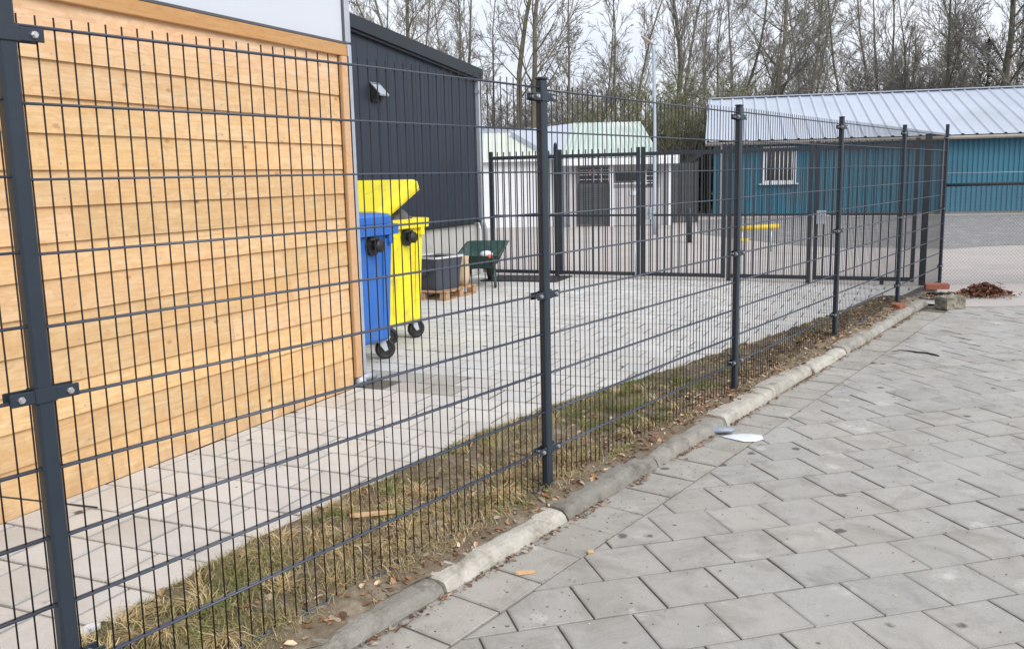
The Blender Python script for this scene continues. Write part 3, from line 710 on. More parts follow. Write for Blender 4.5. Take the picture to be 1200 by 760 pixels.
# ------------------------------------------------------------------ bins
def rr(hx, hy, r, z, n=5, cx=0, cy=0):
    out = []
    for (sx, sy, a0) in ((1, 1, 0), (-1, 1, PI/2), (-1, -1, PI), (1, -1, 1.5*PI)):
        for k in range(n+1):
            a = a0 + PI/2*k/n; out.append(Vector((cx + sx*(hx-r) + r*math.cos(a), cy + sy*(hy-r) + r*math.sin(a), z)))
    return out
BRZ = -math.radians(28)
def make_bin(label, body_m, lid_m, loc, lid_angle, swiv):
    t_ = thing('waste_container', label, 'waste bin', loc, BRZ)
    m_ = MB(); m_.loft([rr(.53, .285, .06, .185), rr(.55, .30, .06, .215), rr(.565, .322, .06, .7), rr(.582, .345, .06, 1.12), rr(.582, .345, .06, 1.13)], 0, smooth=False)
    for sx in (-1, 1):                      # moulded ribs on the end faces
        for y in (-.19, .19): m_.add([Vector((sx*.552, y-.02, .23)), Vector((sx*.552, y+.02, .23)), Vector((sx*.594, y+.03, 1.09)), Vector((sx*.594, y-.03, 1.09))], [(0, 1, 2, 3)])
    m_.build('body', body_m, t_, fix=True)
    m_ = MB(); m_.loft([rr(.58, .343, .05, 1.115), rr(.625, .39, .06, 1.125), rr(.63, .395, .06, 1.21), rr(.605, .37, .05, 1.215), rr(.56, .325, .05, 1.19)], 0, cap0=False, cap1=(lid_angle == 0))
    for sx in (-1, 1):
        for y in (-.25, .25): m_.box(sx*.60, y, 1.085, .05, .06, .08, bev=.008)
    m_.build('rim', body_m, t_, fix=True)
    if lid_angle:
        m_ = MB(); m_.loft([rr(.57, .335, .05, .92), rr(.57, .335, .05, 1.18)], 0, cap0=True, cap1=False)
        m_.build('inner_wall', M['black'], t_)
    m_ = MB(); D = .73; LX = .575              # lid in a frame hinged at y=0, reaching to +y
    rings = []
    for q, zz_, ins in ((0, -.045, .0), (0, .015, .0), (0, .038, .022), (0, .046, .07)):
        rings.append([Vector((p.x, p.y + D/2, zz_)) for p in rr(LX-ins, D/2-ins*.8, .05, 0)])
    m_.loft(rings, 0, cap0=False)
    rings2 = [[Vector((p.x, p.y + D/2, -.066)) for p in rr(LX, D/2, .05, 0)], [Vector((p.x, p.y + D/2, -.066)) for p in rr(LX-.02, D/2-.02, .05, 0)], [Vector((p.x, p.y + D/2, .012)) for p in rr(LX-.03, D/2-.03, .05, 0)]]
    m_.loft(rings2, 0, cap0=False)
    lid = m_.build('lid', lid_m, t_, (0, -.375, 1.262), fix=True); lid.rotation_euler = (lid_angle, 0, 0)
    m_ = MB(); m_.tube([(-.3, D+.005, -.02), (-.3, D+.05, -.02), (.3, D+.05, -.02), (.3, D+.005, -.02)], .012, 8); m_.build('lid_handle', lid_m, lid)
    m_ = MB(); m_.tube([(-.6, -.39, 1.235), (.6, -.39, 1.235)], .02, 8); m_.build('hinge', M['black'], t_)
    for sx in (-1, 1):
        m_ = MB(); m_.tube([(sx*.565, 0, 1.04), (sx*.61, 0, 1.04)], .085, 12, smooth=False); m_.tube([(sx*.60, 0, 1.04), (sx*.67, 0, 1.04)], .035, 12)
        m_.tube([(sx*.665, 0, 1.04), (sx*.685, 0, 1.04)], .055, 12); 
        m_.tube([(sx*.60, -.06, 1.09), (sx*.645, .02, 1.10), (sx*.60, .09, 1.05)], .014, 8)
        m_.build('trunnion', M['black'], t_, fix=True)
    ci = 0
    for sx in (-1, 1):
        for sy in (-1, 1):
            cx, cy = sx*.45, sy*.245; a = swiv[ci]; ci += 1
            m_ = MB(); m_.box(cx, cy, .180, .13, .11, .012)
            ca, sa = math.cos(a), math.sin(a); Mx = Matrix.Translation((cx, cy, 0)) @ Matrix.Rotation(a, 4, 'Z')
            for yy in (-.032, .032):
                m_.add([Mx @ Vector(v) for v in ((-.04, yy, .175), (.04, yy, .175), (.062, yy, .085), (.030, yy, .075))], [(0, 1, 2, 3)]); m_.add([Mx @ Vector(v) for v in ((-.04, yy*1.1, .175), (.04, yy*1.1, .175), (.062, yy*1.1, .085), (.030, yy*1.1, .075))], [(3, 2, 1, 0)])
            m_.tube([Mx @ Vector((0, 0, .182)), Mx @ Vector((0, 0, .165))], .045, 12)
            cst = m_.build('caster', M['zinc'], t_)
            m_ = MB(); pr = [(-.024, .058), (-.024, .078), (-.018, .0915), (.018, .0915), (.024, .078), (.024, .058)]
            rings = []
            for q in range(20):
                th = 2*PI*q/20; rings.append([Mx @ Vector((.045 + r*math.cos(th), y, .0925 + r*math.sin(th))) for y, r in pr])
            rings.append(rings[0]); m_.loft(rings, 0, smooth=True, cap0=False, cap1=False)
            m_.tube([Mx @ Vector((.045, -.020, .0925)), Mx @ Vector((.045, .020, .0925))], .058, 14, smooth=False)
            m_.build('wheel', M['black'], cst, fix=True)
    return t_
blue = make_bin('blue wheeled waste container with closed blue lid beside the timber corner', M['blue'], M['blue'], (-1.700, 8.06, 0), 0, (.5, 2., 1.1, .95))
yel = make_bin('yellow wheeled waste container with its lid gaping open behind the blue one', M['yellow'], M['yellow'], (-1.527, 9.143, 0), math.radians(24.5), (1., 2.4, .7, 1.15))
# rubbish bag bulging from the open container
m_ = MB(); random.seed(4)
nb = 18; rings = []
for i in range(11):
    f = i/10; r = math.sin(PI*min(1, f*.93+.05))**.6
    ring = []
    for k in range(nb):
        a = 2*PI*k/nb; q = 1 + .16*noise.noise((math.cos(a)*2.2, math.sin(a)*2.2, f*4))
        ring.append(Vector((.25*r*q*math.cos(a), .20*r*q*math.sin(a), -.20 + .42*f + .03*noise.noise((a*2, f*5, 2)))))
    rings.append(ring)
m_.loft(rings, 0, smooth=True)
o = m_.build('rubbish_bag', M['bag'], fix=True)
Y_ = Vector((.469, .883, 0)); X_ = Vector((.883, -.469, 0))
o.location = Vector((-1.527, 9.143, 1.12)) + X_*.36 + Y_*.06 + Vector((0, 0, .0)); o.rotation_euler = (0, 0, .4)
tag(o, 'black rubbish bag bulging out of the open yellow container', 'rubbish bag')

# pallet, tub, sack
RZP = BRZ
pl = thing('pallet', 'small wooden pallet on the yard tiles carrying a dark tub', 'pallet', (-1.02, 12.48, 0), math.radians(-24))
m_ = MB()
for k in range(6): m_.box(0, -.40+.16*k, .112, .78, .115, .02, c=(U(.85, 1.1), 1, R_()), bev=.003)
m_.build('deck', M['pallet'], pl)
for x in (-.33, 0, .33):
    m_ = MB()
    for y in (-.40, 0, .40): m_.box(x, y, .058, .10, .10, .076, c=(U(.8, 1.05), 1, R_()), bev=.003)
    m_.box(x, 0, .010, .10, .92, .018, c=(.9, .9, R_())); m_.build('runner', M['pallet'], pl)
tubo = thing('plastic_tub', 'dark blue grey plastic tub with a folded handle standing on the pallet', 'tub', (-1.03, 12.38, .125), math.radians(-38))
m_ = MB(); m_.loft([rr(.24, .24, .05, .0), rr(.265, .265, .055, .3), rr(.285, .285, .06, .42)], 0, smooth=False, cap1=False); m_.loft([rr(.275, .275, .05, .42), rr(.235, .235, .05, .05)], 0, cap0=False); m_.build('body', M['tub'], tubo, fix=True)
m_ = MB(); m_.loft([rr(.285, .285, .06, .415), rr(.30, .30, .06, .42), rr(.30, .30, .06, .445), rr(.272, .272, .055, .445), rr(.272, .272, .055, .42)], 0, cap0=False, cap1=False); m_.build('rim', M['tubrim'], tubo, fix=True)
m_ = MB(); m_.tube([(.19*math.cos(PI+PI*k/12), -.292-.006*math.sin(PI*k/12), .33+.17*math.sin(PI+PI*k/12)) for k in range(13)], .009, 6); m_.build('handle', M['black'], tubo)
m_ = MB(); m_.loft([rr(.10, .06, .03, 0), rr(.11, .07, .04, .12), rr(.10, .06, .03, .26), rr(.09, .025, .01, .36), rr(.10, .012, .005, .42)], 0, smooth=True)
for i, v in enumerate(m_.v): q = noise.noise(Vector(v)*14)*.012; m_.v[i] = (v[0]+q, v[1]-q, v[2])
o = m_.build('paper_sack', M['paper'], fix=True); o.location = (-.70, 12.60, .122); o.rotation_euler = (0, .08, -.3)
tag(o, 'beige paper sack upright on the pallet between tub and wheelbarrow', 'sack')

# wheelbarrow
wb = thing('wheelbarrow', 'green wheelbarrow with orange grips parked by the dark building corner', 'wheelbarrow', (-.42, 13.55, 0), math.radians(-8))
m_ = MB()
def trayring(z0, z1, hx, y0, y1, r=.05):
    return [Vector((p.x, (y0+y1)/2 + p.y, z0 + (z1-z0)*((p.y/((y1-y0)/2))+1)/2)) for p in rr(hx, (y1-y0)/2, r, 0)]
outer = [trayring(.29, .30, .17, -.22, .25), trayring(.31, .34, .21, -.27, .33), trayring(.47, .62, .31, -.36, .58), trayring(.475, .63, .335, -.385, .61)]
inner = [trayring(.48, .635, .30, -.35, .57), trayring(.31, .33, .17, -.21, .25)]
m_.loft(outer + inner, 0, smooth=True, cap0=True, cap1=True); m_.build('tray', M['green'], wb, fix=True)
for sx in (-1, 1):
    m_ = MB(); m_.tube([(sx*.24, -.72, .50), (sx*.24, -.5, .46), (sx*.20, -.25, .28), (sx*.13, .35, .24), (sx*.06, .74, .19)], .017, 8); hd = m_.build('handle', M['gate'], wb)
    m_ = MB(); m_.tube([(sx*.24, -.86, .515), (sx*.24, -.70, .497)], .024, 10); m_.build('grip', M['orange'], hd)
    m_ = MB(); m_.tube([(sx*.20, -.22, .28), (sx*.22, -.26, .12), (sx*.23, -.27, .012), (sx*.21, -.10, .012), (sx*.18, .02, .27)], .017, 8); m_.build('leg', M['green'], wb)
m_ = MB()
for i in range(24):
    pass
rings = []
for q in range(24):
    th = 2*PI*q/24; rings.append([Vector((.04*math.cos(f), .72 + (.15+.045*math.sin(f))*math.cos(th), .196 + (.15+.045*math.sin(f))*math.sin(th))) for f in [k*PI/4 for k in range(8)]])
rings.append(rings[0]); m_.loft(rings, 0, smooth=True, cap0=False, cap1=False); m_.tube([(-.05, .72, .196), (.05, .72, .196)], .11, 16, smooth=False)
m_.build('wheel', M['black'], wb, fix=True)
m_ = MB(); m_.loft([[Vector((.12+(.09*f+.0)*math.cos(a)*(1+.3*noise.noise((a, f, 1))), -.33+.07*f*math.sin(a), .485+h)) for a in [2*PI*k/12 for k in range(12)]] for f, h in ((1, -.01), (1.05, .02), (.8, .05), (.3, .065))], 0, smooth=True)
o = m_.build('white_cloth', M['plastic'], fix=True); o.location = wb.location; o.rotation_euler = wb.rotation_euler
tag(o, 'crumpled white cloth lying on the rim of the green wheelbarrow', 'cloth')
m_ = MB(); pts = [(-.60, -.42), (.62, -.36), (.66, .44), (-.55, .38)]
m_.loft([[Vector((x, y, .0)) for x, y in pts], [Vector((x, y, .012)) for x, y in pts]], 0)
for i in range(-5, 6): m_.box(i*.1+.02, .0, .015, .03, .70, .006)
o = m_.build('rubber_mat', M['mat'], fix=True); o.location = (.22, 14.32, .004); o.rotation_euler = (0, 0, math.radians(-18))
tag(o, 'black rubber mat lying on the tiles in front of the gate', 'mat')

# ------------------------------------------------------------------ white sheds beyond the gate
def corr(mb, x0, x1, y0, z0, y1, z1, pitch, amp, mi=0, c=(1, 1, 1), slant0=0, slant1=0):
    n = max(2, int(round((x1-x0)/pitch)))*2; vs = []; nv = Vector((0, -(z1-z0), (y1-y0))).normalized()
    if nv.length == 0: nv = Vector((0, -1, 0))
    for i in range(n+1):
        f = i/n; x = x0 + (x1-x0)*f; o = nv*(amp if i % 2 else 0)
        xt = x0+slant0 + (x1+slant1-x0-slant0)*f
        vs += [Vector((x, y0, z0))+o, Vector((xt, y1, z1))+o]
    mb.add(vs, [(2*i, 2*i+2, 2*i+3, 2*i+1) for i in range(n)], mi, c)
sa = thing('storage_shed', 'long white panelled shed under a low pale grey green roof', 'shed', (-.4, 30.6, -.066))
m_ = MB()
for i in range(6): m_.box(-2.55+i*.98, 0, 1.12, .962, .06, 2.24)
m_.box(-.1, 2.0, 1.11, 5.9, 3.9, 2.22); m_.build('wall', M['shedwhite'], sa)
m_ = MB(); corr(m_, -3.2, 3.0, -.25, 2.24, 2.6, 3.20, .16, .03); corr(m_, -3.2, 3.0, 2.6, 3.20, 4.2, 2.5, .16, .03); m_.build('roof', M['mossroof'], sa)
m_ = MB(); m_.box(-.1, -.24, 2.20, 6.2, .04, .10); m_.build('fascia', M['shedwhite'], sa)
sb = thing('workshop', 'white workshop with dark shutter and pale green corrugated roof', 'workshop', (2.2, 30., -.066))
m_ = MB(); m_.box(1.5, 2.55, 1.05, 3.0, 4.9, 2.1); m_.box(-.12, .06, 1.05, .2, .1, 2.1); m_.build('wall', M['shedgrey'], sb)
m_ = MB()
corr(m_, -.55, 2.68, -.32, 2.20, 2.6, 3.46, .17, .03, 0, (1, 1, 1), .62, -.22); m_.build('roof', M['greenroof'], sb)
m_ = MB(); m_.add([(-.55, -.32, 2.20), (-2.1, 2.7, 3.25), (.07, 2.6, 3.46)], [(0, 1, 2)]); m_.add([(-.55, -.32, 2.20), (-2.1, 2.7, 2.2), (-2.1, 2.7, 3.25)], [(0, 1, 2)]); m_.add([(2.68, -.32, 2.2), (2.9, 3.0, 2.2), (2.32, 2.6, 3.46)], [(0, 1, 2)])
m_.add([(-2.1, 2.71, 2.2), (2.9, 2.71, 2.2), (2.46, 2.61, 3.46), (.07, 2.61, 3.46), (-2.1, 2.71, 3.25)], [(4, 3, 2, 1, 0)]); m_.build('roof_side', M['roof'], sb)
m_ = MB(); m_.box(1.35, -.35, 2.08, 3.9, .06, .22, bev=.01); m_.box(2.95, .6, 2.22, .7, 1.9, .10); m_.build('fascia', M['shedwhite'], sb)
m_ = MB(); 
for i in range(22): m_.box(.55, -.03, .12+i*.058, 1.06, .05, .050)
m_.build('roller_shutter', M['shutter'], sb)
m_ = MB(); m_.box(.55, -.035, 1.67, 1.06, .05, .48)
m_.build('upper_window', M['glassdark'], sb)
m_ = MB()
for x in (.05, .30, .55, .80, 1.05): m_.box(x, -.066, 1.67, .025, .02, .48)
for z in (1.52, 1.67, 1.82): m_.box(.55, -.064, z, 1.06, .016, .02)
m_.build('window_bars', M['shedgrey'], sb)
m_ = MB(); m_.box(.52, -.085, 1.74, .26, .01, .10); m_.build('red_notice', M['red'], sb)
m_ = MB(); m_.box(1.13, -.06, 1.0, .11, .12, 2.0); m_.box(3.04, -.06, 1.0, .11, .12, 2.0); m_.box(3.04, .5, 1.0, .09, .09, 2.0); m_.build('white_post', M['shedwhite'], sb)
m_ = MB(); m_.box(1.62, -.02, 1.60, .66, .05, .30); m_.box(2.40, -.02, 1.55, .50, .05, .48); w_ = m_.build('window', M['glassdark'], sb)
m_ = MB(); m_.box(1.90, -.03, 1.37, 1.36, .04, .03); m_.box(1.97, -.05, 1.05, .02, .03, .9)
for x in (2.25, 2.40, 2.55): m_.box(x, -.05, 1.55, .025, .02, .48)
for z in (1.45, 1.6): m_.box(2.40, -.052, z, .50, .02, .02)
m_.build('sill', M['shedwhite'], sb)
m_ = MB(); m_.box(1.86, -.055, 1.06, .26, .02, .14); m_.build('white_plate', M['white'], sb)
m_ = MB()
for i in range(7): m_.box(1.30+i*.22, -.02, .62, .205, .04, 1.2)
m_.build('panelling', M['shedgrey'], sb)
fb = thing('far_hall', 'low pale hall with a bluish roof far behind the pale green roofed long shed', 'hall', (-6, 45, 0))
m_ = MB(); m_.box(3, 3, 1.5, 12, 6, 3.0); m_.build('wall', M['shedwhite'], fb)
m_ = MB(); corr(m_, -3.3, 9.3, -.3, 3.0, 3, 4.05, .5, .05); corr(m_, -3.3, 9.3, 3, 4.05, 6.3, 3.0, .5, .05); m_.build('roof', M['roof'], fb)

# ------------------------------------------------------------------ blue building
BA = math.radians(103); BX = Vector((math.sin(BA), math.cos(BA), 0)); RZB = math.atan2(BX.y, BX.x)
bb = thing('blue_building', 'long building clad in blue ribbed sheet under a pale ribbed metal roof', 'building', (7.72, 34.80, -.066), RZB)
BL = 30.
m_ = MB(); x = 0.; pit = .166
vs = []; xs = []
def trap(x0, x1):
    out = []; n = int((x1-x0)/pit)
    p_ = (x1-x0)/n
    for i in range(n):
        xx = x0 + i*p_; out += [(xx, 0), (xx+p_*.55, 0), (xx+p_*.68, .028), (xx+p_*.87, .028)]
    out.append((x1, 0)); return out
pr = trap(0, BL)
m_.add([Vector((x, y, z)) for x, y in pr for z in (.10, 2.70)], [(2*i, 2*i+2, 2*i+3, 2*i+1) for i in range(len(pr)-1)])
prs = trap(0, 11.8)
m_.add([Vector((-y*.6, x, z)) for x, y in prs for z in (.10, 2.70)], [(2*i, 2*i+1, 2*i+3, 2*i+2) for i in range(len(prs)-1)])
m_.add([Vector((0, .03, 2.70)), Vector((0, 11.8, 2.70)), Vector((0, 5.9, 4.58))], [(0, 1, 2)])
m_.build('wall', M['bluewall'], bb)
m_ = MB(); m_.box(BL/2, 5.9, .05, BL-.02, 11.6, .14); m_.build('base', M['plinth'], bb)
m_ = MB(); tp = math.tan(math.radians(17.8))
nrb = int(BL/.46); vs = []
y0_, y1_ = -.30, 5.9; z0_, z1_ = 2.79, 2.79 + 6.2*tp
prr = []
for i in range(nrb+1):
    x = -.28 + i*.46; prr += [(x, 0), (x+.055, .045), (x+.085, .045), (x+.14, 0)]
nv = Vector((0, -math.sin(math.radians(17.8)), math.cos(math.radians(17.8))))
m_.add([p for x, h in prr for p in (Vector((x, y0_, z0_))+nv*h, Vector((x, y1_, z1_))+nv*h)], [(2*i, 2*i+2, 2*i+3, 2*i+1) for i in range(len(prr)-1)])
nv2 = Vector((0, math.sin(math.radians(17.8)), math.cos(math.radians(17.8))))
m_.add([p for x, h in prr for p in (Vector((x, y1_, z1_))+nv2*h, Vector((x, 12.1, z0_))+nv2*h)], [(2*i, 2*i+2, 2*i+3, 2*i+1) for i in range(len(prr)-1)])
rf = m_.build('roof', M['roof'], bb)
m_ = MB(); m_.box(BL/2, y1_, z1_+.045, BL+.6, .34, .035); m_.build('ridge_cap', M['roof'], rf)
m_ = MB(); m_.prism([(y0_, z0_-.10), (y1_, z1_-.10), (y1_, z1_+.05), (y0_, z0_+.05)], .265, .31, Matrix(((0, -1, 0, 0), (1, 0, 0, 0), (0, 0, 1, 0), (0, 0, 0, 1)))); m_.build('verge_trim', M['roof'], rf, fix=True)
m_ = MB(); m_.tube([(-.3, -.34, 2.69), (BL, -.34, 2.69)], .065, 8); m_.box(BL/2, -.10, 2.70, BL+.4, .40, .03); m_.build('gutter', M['beige'], bb)
wn = thing('tmp', '', ''); bpy.data.objects.remove(wn)
m_ = MB(); wx0, wx1, wz0, wz1 = 1.76, 2.98, 1.22, 2.56
m_.box((wx0+wx1)/2, -.03, wz1-.05, wx1-wx0, .07, .10); m_.box((wx0+wx1)/2, -.03, wz0+.05, wx1-wx0, .07, .10)
m_.box(wx0+.05, -.03, (wz0+wz1)/2, .10, .07, wz1-wz0-.2); m_.box(wx1-.05, -.03, (wz0+wz1)/2, .10, .07, wz1-wz0-.2); m_.box((wx0+wx1)/2, -.03, (wz0+wz1)/2, .05, .06, wz1-wz0-.2)
wf = m_.build('window', M['white'], bb)
m_ = MB(); m_.box((wx0+wx1)/2, -.006, (wz0+wz1)/2, wx1-wx0-.2, .02, wz1-wz0-.2); m_.build('pane', M['glassdark'], wf)
m_ = MB()
for i in range(7): m_.tube([(wx0+.16+i*.15, -.07, wz0+.09), (wx0+.16+i*.15, -.07, wz1-.09)], .014, 6)
m_.build('security_bars', M['shedwhite'], wf)
m_ = MB(); m_.box((wx0+wx1)/2, -.06, wz0-.03, wx1-wx0+.2, .14, .05); m_.build('sill', M['white'], wf)
for x in (.30, 8.02): m_ = MB(); m_.tube([(x, -.07, .02), (x, -.07, 2.62), (x, -.30, 2.68)], .055, 10); m_.build('downpipe', M['white'], bb)

# street lamp, bollard, yellow rail, fence between sheds
lp = thing('street_lamp', 'slim blue grey street lamp in front of the workshop corner', 'street lamp', (4.02, 25.3, -.066))
m_ = MB(); m_.tube([(0, 0, 0), (0, 0, .9), (0, 0, .95), (-.03, 0, 3), (-.06, 0, 4.95), (-.09, 0, 5.10)], [.085, .085, .055, .05, .042, .038], 12); m_.build('pole', M['lampgrey'], lp)
m_ = MB(); m_.loft([[Vector((-.10-q*.10, math.cos(a)*r*1.1, 5.10+q*.065+math.sin(a)*r*.55)) for a in [2*PI*k/10 for k in range(10)]] for q, r in ((-.4, .04), (0, .07), (1.2, .10), (2.4, .09), (3, .03))], 0, smooth=True); m_.build('lamp_head', M['beige'], lp, fix=True)
m_ = MB(); m_.tube([(0, 0, -.02), (0, 0, .78), (0, 0, .82)], [.075, .075, .05], 12); o = m_.build('bollard', M['gate']); o.location = (4.33, 22.1, -.06); tag(o, 'dark round bollard standing between lamp post and blue building', 'bollard')
yr = thing('barrier_rail', 'low yellow painted barrier rail in front of the blue building', 'barrier', (4.55, 19.2, -.066), math.radians(-6))
m_ = MB(); m_.tube([(.18, 0, .49), (1.06, 0, .525)], .052, 10); m_.build('rail', M['railyellow'], yr)
for x in (.32, .92):
    m_ = MB(); m_.tube([(x, .0, 0), (x, .0, .48)], .016, 8); m_.build('leg', M['zinc'], yr)
m_ = MB(); m_.box(.34, -.05, .26, .22, .02, .05); m_.build('lower_rail', M['railyellow'], yr)
sf = thing('board_fence', 'dark grey slatted fence filling the gap beside the workshop', 'fence', (5.4, 31.2, -.066), math.radians(3))
m_ = MB()
for i in range(9): m_.box(.06+i*.105, 0, 1.0, .085, .03, 2.0)
m_.build('slat_panel', M['shutter'], sf)
for x in (0, 1.0): m_ = MB(); m_.box(x, .06, 1.03, .08, .08, 2.06); m_.build('post', M['gate'], sf)
lt = thing('open_lean_to', 'dark sloping shed roof tucked beside the blue building corner', 'lean-to', (6.5, 36.5, -.066))
m_ = MB(); m_.add([(0, 0, 1.65), (1.4, 0, 2.5), (1.4, 3, 2.5), (0, 3, 1.65), (0, 0, 1.57), (1.4, 0, 2.42), (1.4, 3, 2.42), (0, 3, 1.57)], [(0, 1, 2, 3), (7, 6, 5, 4), (0, 4, 5, 1), (3, 2, 6, 7), (0, 3, 7, 4), (1, 5, 6, 2)]); m_.build('roof', M['claddark'], lt, fix=True)
for x in (.06, 1.34):
    m_ = MB(); m_.box(x, .1, .8+x*.3, .08, .08, 1.6+x*.6); m_.build('post', M['claddark'], lt)

# ------------------------------------------------------------------ litter, blocks
def blob_box(name, sx, sy, sz, m, loc, rz, label, cat, rough=.01, seed=0, tilt=(0, 0)):
    import bmesh
    bm = bmesh.new(); bmesh.ops.create_cube(bm, size=1)
    bmesh.ops.subdivide_edges(bm, edges=bm.edges, cuts=7, use_grid_fill=True)
    for v in bm.verts:
        v.co = Vector((v.co.x*sx, v.co.y*sy, v.co.z*sz)); p = v.co*22 + Vector((seed, 0, 0))
        nn = Vector((noise.noise(p), noise.noise(p+Vector((9, 0, 0))), noise.noise(p+Vector((0, 9, 0)))))
        k = sum(abs(v.co[i])/((sx, sy, sz)[i]/2) > .98 for i in range(3))
        v.co += nn*rough; v.co *= (1 - .03*(k-1))
    me = bpy.data.meshes.new(name); bm.to_mesh(me); bm.free(); me.materials.append(m)
    o = bpy.data.objects.new(name, me); COL.objects.link(o); o.location = loc; o.rotation_euler = (tilt[0], tilt[1], rz)
    return tag(o, label, cat)
blob_box('concrete_block', .30, .20, .15, M['block'], (5.24, 10.78, ST+.072), .35, 'rough broken grey concrete block lying at the end of the kerb', 'block', .014, 3)
blob_box('brick', .30, .11, .07, M['brick'], (5.62, 11.95, .05), -.12, 'whole red brick resting on earth at the foot of the corner post', 'brick', .004, 5, (.05, 0))
blob_box('brick', .13, .10, .055, M['brick'], (4.44, 10.35, .035), .7, 'broken orange brick lump lying on top of the kerb', 'brick', .012, 8)
blob_box('stone', .22, .14, .05, M['kerb'], (5.45, 11.55, -.01), .3, 'flat pale stone between the red brick and the concrete block', 'stone', .012, 9)
random.seed(77)
m_ = MB()
for k in range(900):
    a = U(0, 2*PI); r = abs(random.gauss(0, .5)); x, y = .42*r*math.cos(a), .26*r*math.sin(a)
    h = .15*math.exp(-r*r*2.2)
    j = U(.55, 1.25); leafquad(m_, Vector((x, y, U(0, 1)*h+.006)), U(.03, .085), tuple(v*j for v in random.choice([(.24, .105, .06), (.17, .075, .045), (.13, .06, .04), (.30, .15, .09)])), .9)
for k in range(14):
    a = U(0, 2*PI); p = Vector((U(-.3, .3), U(-.15, .15), U(.03, .14))); d = Vector((math.cos(a), math.sin(a), U(-.2, .5)))*U(.06, .14)
    m_.tube([p-d, p, p+d], .004, 3, c=(.13, .08, .055))
o = m_.build('leaf_heap', M['leaf']); o.location = (6.12, 11.72, -.05); tag(o, 'heap of dark brown dead leaves on the pavement below the chain link', 'leaf heap')
m_ = MB()
for k in range(420):
    a = U(0, 2*PI); r = abs(random.gauss(0, .55)); leafquad(m_, Vector((.5*r*math.cos(a), .22*r*math.sin(a), .01+.03*R_())), U(.015, .05), random.choice(LC), .7)
o = m_.build('bark_litter', M['leaf']); o.location = (5.45, 11.5, -.04); tag(o, 'loose bark and leaf litter spread around the brick and concrete block', 'litter', kind='stuff')
# plastic litter on the slabs
def film(name, m, pts, z, loc, rz, label, cat, amp=.012):
    mb = MB(); n = len(pts); vs = [Vector((0, 0, z+amp))]
    for ring in (.35, .7, 1.0):
        for x, y in pts: vs.append(Vector((x*ring, y*ring, z + amp*(1-ring)*1.0 + amp*1.4*abs(noise.noise((x*30*ring, y*30*ring, 3))) + (.001 if ring == 1 else .004))))
    fs = [(0, 1+i, 1+(i+1) % n) for i in range(n)]
    for r in range(2): fs += [(1+r*n+i, 1+(r+1)*n+i, 1+(r+1)*n+(i+1) % n, 1+r*n+(i+1) % n) for i in range(n)]
    mb.add(vs, fs, 0, smooth=True); o = mb.build(name, m, fix=True); o.location = loc; o.rotation_euler = (0, 0, rz); return tag(o, label, cat)
film('plastic_bag', M['plastic'], [(-.14, .045), (-.08, .06), (0, .075), (.07, .07), (.115, .03), (.11, -.03), (.05, -.075), (-.02, -.085), (-.07, -.03), (-.12, .02)], .0, (1.455, 5.57, ST), -.05, 'flattened white plastic scrap lying on the street slabs', 'plastic scrap', .022)
m_ = MB(); m_.loft([[Vector((x, .036*math.cos(a)*r, .024+.022*math.sin(a)*r)) for a in [2*PI*k/12 for k in range(12)]] for x, r in ((-.125, .55), (-.12, .8), (-.07, .85), (-.05, 1), (.02, .9), (.08, .75), (.10, .3))], 0, smooth=True)
bt = m_.build('crushed_tube', M['greyfilm'], fix=True); bt.location = (1.32, 5.70, ST); bt.rotation_euler = (0, 0, -.10); tag(bt, 'crushed grey plastic tube lying beside the white scrap near the kerb', 'plastic tube')
m_ = MB(); m_.tube([(-.155, 0, .024), (-.115, 0, .024)], .026, 12); m_.build('cap', M['cap_shadow'], bt)
def splinter(loc, rz, L, W, label, name='wood_splinter'):
    m_ = MB(); m_.loft([[Vector((x, W*k*sy, .002+h)) for sy, h in ((-1, 0), (1, 0), (.8, .012), (-.8, .012))] for x, k in ((-L/2, .35), (-L*.35, 1), (L*.2, .9), (L/2, .3))], 0)
    o = m_.build(name, M['chip'], fix=True); o.location = loc; o.rotation_euler = (0, .0, rz); return tag(o, label, 'wood splinter')
p = gpt(615.5, 672.5, ST); splinter((p.x, p.y, ST+.002), .15, .085, .011, 'small pale wood splinter on the slabs beside the pale kerb stone')
p = gpt(437, 609, .02); splinter((p.x, p.y, .045), .2, .21, .018, 'long pale wood splinter lying in the grass behind the mesh')
p = gpt(692, 648, ST); splinter((p.x, p.y, ST+.002), .1, .03, .008, 'tiny orange wood chip in a slab joint away from the kerb')
m_ = MB(); pts = [(1044.5, 411.5), (1055, 410), (1066, 411), (1075, 412.5), (1086, 413.5), (1095, 415.5), (1101, 416.8)]
pp = [gpt(x, y, ST+.006) for x, y in pts]; m_.tube(pp, [.002, .004, .006, .008, .010, .010, .004], 6)
o = m_.build('slab_edge_shadow', M['cap_shadow'], fix=True); tag(o, 'curved dark strip standing in for the shadow of a raised slab edge', 'shadow strip')  # dark strip drawn as the shadow along a lifted slab edge
p = gpt(100, 745, .01); blob_box('white_shard', .10, .035, .02, M['plastic'], (p.x, p.y, .03), .95, 'white shard poking from the earth at the tile edge', 'shard', .004, 2)

